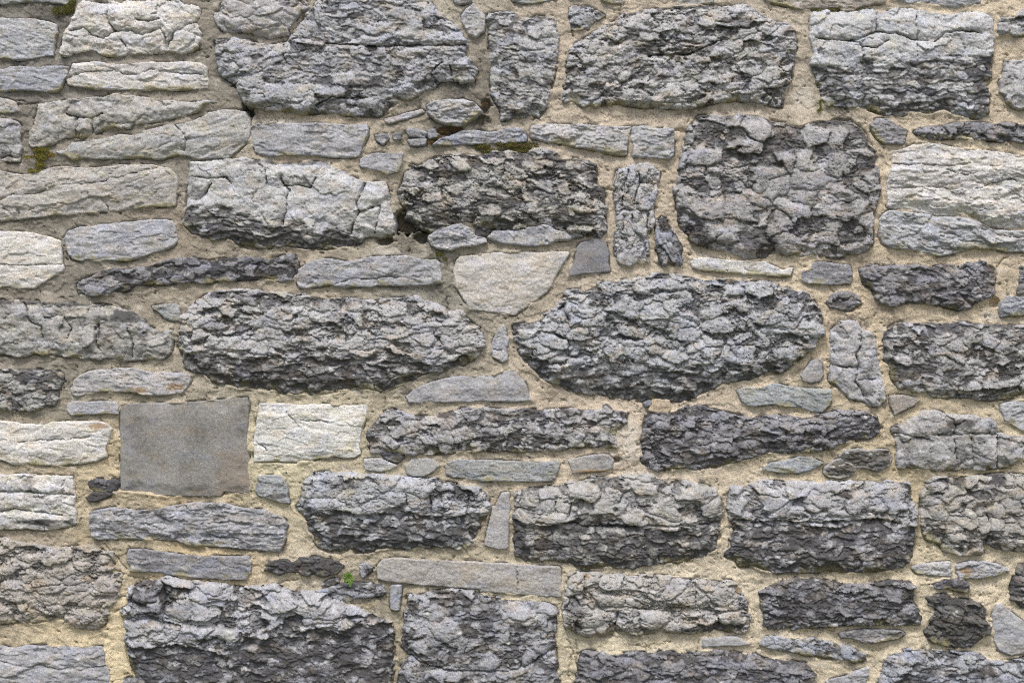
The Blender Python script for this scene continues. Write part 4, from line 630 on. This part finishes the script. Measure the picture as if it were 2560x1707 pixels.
def mortar_at(x, y, D):
    z = 6.0 * fbm(x / 150, y / 110, 900, 3) + 2.4 * fbm(x / 40, y / 30, 901, 3) + .6 * fbm(x / 7, y / 7, 902, 3, .7)
    z = z + 5.5 * np.exp(-np.clip(D, 0, 99) / 9) * sm(fbm(x / 60, y / 45, 903, 3), -.05, .35) * np.clip(1 + D / 13, 0, 1) - 2.0 + .8 * np.minimum(D, 0)
    gap = sm(-fbm(x / 60, y / 45, 903, 3) + .35 * fbm(x / 30, y / 30, 904, 3), .02, .22)
    z = z - 10 * gap * np.exp(-((D - 1.5) / 2.6) ** 2)
    crk = np.abs(gn(x / 95 + .7 * fbm(x / 28, y / 28, 905, 4), y / 95 + .7 * fbm(x / 28 + 9, y / 28, 906, 4), 907))
    cg = sm(fbm(x / 110, y / 110, 908, 2), .08, .28)
    z = z - 5 * cg * np.exp(-(crk / .014) ** 2)
    z = z - 7 * sm(fbm(x / 22, y / 16, 909, 3), .5, .75) + 3.5
    q = 1.7 * fbm(x / 80, y / 60, 930, 4); z = z + 2.6 * (np.floor(q) - q + sm(q - np.floor(q), 0, .06))      # edges of trowelled patches
    z = z + 1.7 * fbm(x / 9, y / 8, 931, 4, .7) * sm(fbm(x / 75, y / 60, 932, 3), .0, .35)                   # crumbling places
    for px, py, rx, ry, dep, _ in PITS:
        m = (np.abs(x - px) < 2 * rx) & (np.abs(y - py) < 2 * ry)
        if m.any():
            r = np.sqrt(((x[m] - px) / rx) ** 2 + ((y[m] - py) / ry) ** 2) + .5 * fbm(x[m] / 16, y[m] / 12, 910, 4)
            z[m] -= dep * (1 - sm(r, .45, 1.15))
    for q in CRACKS:
        L = pts(q); m = (x > L[:, 0].min() - 12) & (x < L[:, 0].max() + 12) & (y > L[:, 1].min() - 12) & (y < L[:, 1].max() + 12)
        if m.any():
            cd = seg_dist(x[m] + 6 * fbm(x[m] / 18, y[m] / 18, 911, 3), y[m] + 6 * fbm(x[m] / 18 + 5, y[m] / 18, 912, 3), L[:-1], L[1:])
            z[m] -= 7 * np.exp(-(cd / 1.7) ** 2)
    w = 0; c = 0
    for mx_, my_, r, g, b in MCOL:
        k = 1 / (((x - mx_) ** 2 + (y - my_) ** 2) / 1e4 + .35) ** 1.6
        w = w + k; c = c + k[..., None] * np.array((r, g, b), F)
    c = c / w[..., None] * 1.06; gr = c.mean(-1, keepdims=True); c = gr + (c - gr) * .62; c = c ** 1.3 * np.array((1.32, 1.34, 1.29), F)
    v = 1 + .22 * fbm(x / 70, y / 50, 920, 4) + .20 * fbm(x / 16, y / 12, 921, 4, .65) + .24 * fbm(x / 5, y / 5, 925, 2, .8)
    c = c * v[..., None]
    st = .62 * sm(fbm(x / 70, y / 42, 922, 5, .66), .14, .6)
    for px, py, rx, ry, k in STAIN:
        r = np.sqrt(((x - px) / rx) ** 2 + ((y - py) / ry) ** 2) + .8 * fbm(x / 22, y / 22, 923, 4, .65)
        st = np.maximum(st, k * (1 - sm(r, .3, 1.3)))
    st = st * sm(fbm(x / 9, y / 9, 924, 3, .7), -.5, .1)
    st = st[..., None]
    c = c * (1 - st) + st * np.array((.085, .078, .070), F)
    wh = sm(fbm(x / 40, y / 30, 926, 4), .34, .6) * .45
    for px, py, rx, ry in ((1578, 1100, 40, 60), (1600, 1190, 70, 14), (960, 628, 50, 14), (640, 355, 30, 20), (690, 305, 120, 10), (2480, 790, 25, 14), (1020, 70, 60, 40), (2010, 240, 30, 35)):
        r = np.sqrt(((x - px) / rx) ** 2 + ((y - py) / ry) ** 2) + .6 * fbm(x / 24, y / 24, 928, 4, .6)
        wh = np.maximum(wh, .75 * (1 - sm(r, .3, 1.2)))
    wh = wh[..., None]
    c = c * (1 - wh) + wh * np.array((.60, .56, .49), F)
    oc = (sm(fbm(x / 80, y / 22, 927, 3), .2, .5) * .16)[..., None] * sm(y, 900, 1200)[..., None]
    c = c * (1 - oc) + oc * np.array((.44, .33, .15), F)
    return z, np.clip(c, .02, .75)
def mortar_mesh(xa, ya, hole, drop, stones, inner):
    x, y = np.meshgrid(xa.astype(F), ya.astype(F)); D = np.full(x.shape, 60, F); stp = xa[1] - xa[0]
    for s in stones:
        P = s['P']
        j0, j1 = np.searchsorted(xa, (P[:, 0].min() - 30, P[:, 0].max() + 30)); i0, i1 = np.searchsorted(ya, (P[:, 1].min() - 30, P[:, 1].max() + 30))
        if j1 - j0 < 2 or i1 - i0 < 2: continue
        sub = (slice(i0, i1), slice(j0, j1))
        D[sub] = np.minimum(D[sub], -poly_sd(x[sub], y[sub], P))
    keep = D > -inner
    if hole: keep &= ~((x > hole[0]) & (x < hole[1]) & (y > hole[2]) & (y < hole[3]))
    near = keep
    z = np.zeros(x.shape, F); c = np.zeros(x.shape + (3,), F)
    zk, ck = mortar_at(x[near], y[near], D[near])
    quads = grid_quads(keep)
    co = np.stack([(x[keep] - X0) / 1000, -(zk - drop) / 1000, Zof(y[keep])], 1)
    return mesh_from('mortar', co, quads, ck, cap=False)
fine = mortar_mesh(np.arange(-60, 2622, 2.5), np.arange(-60, 1768, 2.5), None, 0, STONES, 13)
coarse = mortar_mesh(np.arange(XL, XR + 1, 7.0), np.arange(YT, YB + 6, 7.0), (-48, 2608, -48, 1755), 1.5, STONES, 16)
for me in (fine, coarse):
    me.materials.append(mortar_mat)
    link(bpy.data.objects.new('mortar', me), wall)
# hearting behind the face, closed sides and top
xl, xr, zt = (XL - X0) / 1000 + .004, (XR - X0) / 1000 - .004, Zof(YT) - .004
V = [(a, b, c) for c in (-.05, zt) for b in (.055, .55) for a in (xl, xr)]
cm = bpy.data.meshes.new('wall_core'); cm.from_pydata(V, [], [(0, 1, 3, 2), (4, 6, 7, 5), (0, 4, 5, 1), (2, 3, 7, 6), (0, 2, 6, 4), (1, 5, 7, 3)])
at = cm.attributes.new('col', 'FLOAT_COLOR', 'POINT')
for d_ in at.data: d_.color = (.30, .25, .19, 1)
cm.materials.append(mortar_mat); link(bpy.data.objects.new('wall_core', cm), wall)

# ------------------------------------------------------------------ moss and the fern
def leaf_material(name):
    m = bpy.data.materials.new(name); m.use_nodes = True; n = m.node_tree.nodes; l = m.node_tree.links; bs = n['Principled BSDF']
    a = n.new('ShaderNodeAttribute'); a.attribute_name = 'col'; t = n.new('ShaderNodeTexNoise'); t.inputs['Scale'].default_value = 150
    tc = n.new('ShaderNodeTexCoord'); l.new(tc.outputs['Object'], t.inputs['Vector'])
    r = n.new('ShaderNodeMapRange'); r.inputs['To Min'].default_value = .6; r.inputs['To Max'].default_value = 1.4; l.new(t.outputs['Fac'], r.inputs['Value'])
    x = n.new('ShaderNodeMix'); x.data_type = 'RGBA'; x.blend_type = 'MULTIPLY'; x.inputs['Factor'].default_value = 1
    l.new(a.outputs['Color'], x.inputs['A']); l.new(r.outputs['Result'], x.inputs['B']); l.new(x.outputs['Result'], bs.inputs['Base Color'])
    bs.inputs['Roughness'].default_value = .7; bs.inputs['Subsurface Weight'].default_value = 0
    return m
moss_mat = leaf_material('moss_leaves'); fern_mat = leaf_material('fern_leaf')
GREEN, OLIVE, BROWN, RED = (.13, .16, .015), (.10, .10, .02), (.10, .065, .025), (.16, .035, .02)
def moss(label, blobs, cols, z0=6, dens=1.0):
    """cushions of small pointed leaves; blobs are x, y, rx, ry in wall mm"""
    v, f, c = [], [], []
    for bx, by, rx, ry in blobs:
        for k in range(int(dens * rx * ry * 2.2)):
            a = rng.uniform(0, 6.283); r = math.sqrt(rng.random())
            px, py = bx + rx * r * math.cos(a), by + ry * r * math.sin(a)
            pz = z0 + 7 * (1 - r * r) + rng.uniform(-2, 1)
            up = rng.uniform(0, 6.283); ln = rng.uniform(2.2, 5); wd = rng.uniform(.5, 1.0); out = rng.uniform(.3, 1)
            ex, ey, ez = math.cos(up) * ln * .8, math.sin(up) * ln * .8 - ln * .4, ln * out
            sx, sy = -math.sin(up) * wd, math.cos(up) * wd
            n0 = len(v)
            for qx, qy, qz in ((px - sx, py - sy, pz), (px + sx, py + sy, pz), (px + ex * .6 + sx, py + ey * .6 + sy, pz + ez * .7), (px + ex, py + ey, pz + ez)):
                v.append(((qx - bl0[0]) / 1000, -qz / 1000, (bl0[1] - qy) / 1000))
            f.append((n0, n0 + 1, n0 + 2, n0 + 3))
            q = rng.choice(cols); g = rng.uniform(.7, 1.35); c += [(q[0] * g, q[1] * g, q[2] * g, 1)] * 4
    return v, f, c
def add_moss(label, blobs, cols, z0=6, dens=1.0):
    global bl0
    bl0 = (sum(b[0] for b in blobs) / len(blobs), sum(b[1] for b in blobs) / len(blobs))
    v, f, c = moss(label, blobs, cols, z0, dens)
    me = bpy.data.meshes.new('moss'); me.from_pydata(v, [], f)
    a = me.attributes.new('col', 'FLOAT_COLOR', 'POINT'); a.data.foreach_set('color', np.array(c, F).ravel())
    me.materials.append(moss_mat)
    o = link(bpy.data.objects.new('moss', me)); o.location = ((bl0[0] - X0) / 1000, 0, Zof(bl0[1]))
    o['label'] = label; o['category'] = 'moss'; o['kind'] = 'stuff'
add_moss('dark olive moss beside the cream stone at the top left', [(150, 28, 22, 11), (172, 22, 16, 14), (180, 8, 10, 12)], [OLIVE, GREEN, BROWN])
add_moss('bright green and orange moss in the left joint above the long slab', [(102, 376, 22, 7), (100, 392, 16, 12), (72, 394, 20, 3), (98, 412, 13, 11), (84, 428, 18, 6), (126, 388, 11, 6)], [GREEN, GREEN, GREEN, (.20, .17, .01), (.26, .07, .015)])
add_moss('green moss along the dark joint above the central dark block', [(1206, 366, 22, 10), (1228, 378, 26, 8), (1284, 364, 26, 9), (1322, 366, 30, 9), (1250, 360, 10, 8), (1300, 378, 40, 6)], [GREEN, OLIVE, BROWN, BROWN], 4)
add_moss('reddish brown moss under the small jutting stone', [(1110, 328, 18, 9), (1138, 322, 18, 7), (1090, 345, 16, 7), (1076, 356, 12, 5), (1212, 262, 7, 8)], [RED, BROWN, BROWN, OLIVE], 3)
add_moss('green moss beside the cavity above the long bluish stone', [(1100, 636, 11, 6), (1112, 648, 6, 5)], [GREEN, OLIVE, OLIVE], 4)
add_moss('thin moss line on top of the pale upper right stone', [(2050, 26, 22, 3), (2080, 25, 14, 4), (2100, 20, 8, 7), (2146, 26, 6, 3)], [GREEN, OLIVE, BROWN], 5)
add_moss('thread of moss beside the bell-shaped mortar patch at the right', [(2052, 264, 1.5, 16), (2048, 276, 4, 3)], [OLIVE, GREEN], 3, 2)
# fern seedling
fern = link(bpy.data.objects.new('fern_seedling', None)); fern.location = ((872 - X0) / 1000, -.014, Zof(1446)); fern.scale = (.85, .85, .85)
fern['label'] = 'small bright green fern seedling rooted in a lower joint'; fern['category'] = 'fern'
for ang, ln, bend in ((-62, 26, 12), (-35, 27, 8), (-8, 30, 4), (18, 24, -6), (40, 22, -9), (72, 20, -12), (108, 20, -14), (150, 20, -10), (-100, 16, 10)):
    v, f, c = [], [], []; A = math.radians(90 - ang); n = 9
    lean = rng.uniform(.25, .6)
    def at_(t):
        r = ln * t; px = math.cos(A) * r + bend * t * t * .5; pz = math.sin(A) * r - 5 * t * t
        return px, 3 + r * lean, pz
    def quad(ps, q):
        n0 = len(v)
        for a, b, d_ in ps: v.append((a / 1000, -b / 1000, d_ / 1000)); c.append(q)
        f.append(tuple(range(n0, n0 + len(ps))))
    for k in range(n):
        p, q = at_(k / n), at_((k + 1) / n)
        quad([(p[0] - .35, p[1], p[2]), (p[0] + .35, p[1], p[2]), (q[0] + .3, q[1], q[2]), (q[0] - .3, q[1], q[2])], (.10, .17, .01, 1))
        if k < 2: continue
        dx, dz = q[0] - p[0], q[2] - p[2]; L = math.hypot(dx, dz); dx /= L; dz /= L
        lw = 5.2 * math.sin(math.pi * (.25 + .72 * k / n)) + 1
        for sgn in (-1, 1):
            nx, nz_ = -dz * sgn, dx * sgn; g = rng.uniform(.75, 1.25); col_ = (.11 * g, .27 * g * rng.uniform(.7, 1.1), .012, 1)
            tx, tz = nx * lw + dx * lw * .5, nz_ * lw + dz * lw * .5; up = rng.uniform(-1, 1.5)
            quad([p, (p[0] + tx * .5 - dx * 1.3, p[1] + up * .6, p[2] + tz * .5 - dz * 1.3), (p[0] + tx, p[1] + up, p[2] + tz), (p[0] + tx * .5 + dx * 1.6, p[1] + up * .6, p[2] + tz * .5 + dz * 1.6)], col_)
    me = bpy.data.meshes.new('frond'); me.from_pydata(v, [], f)
    a = me.attributes.new('col', 'FLOAT_COLOR', 'POINT'); a.data.foreach_set('color', np.array(c, F).ravel())
    me.materials.append(fern_mat); link(bpy.data.objects.new('frond', me), fern)
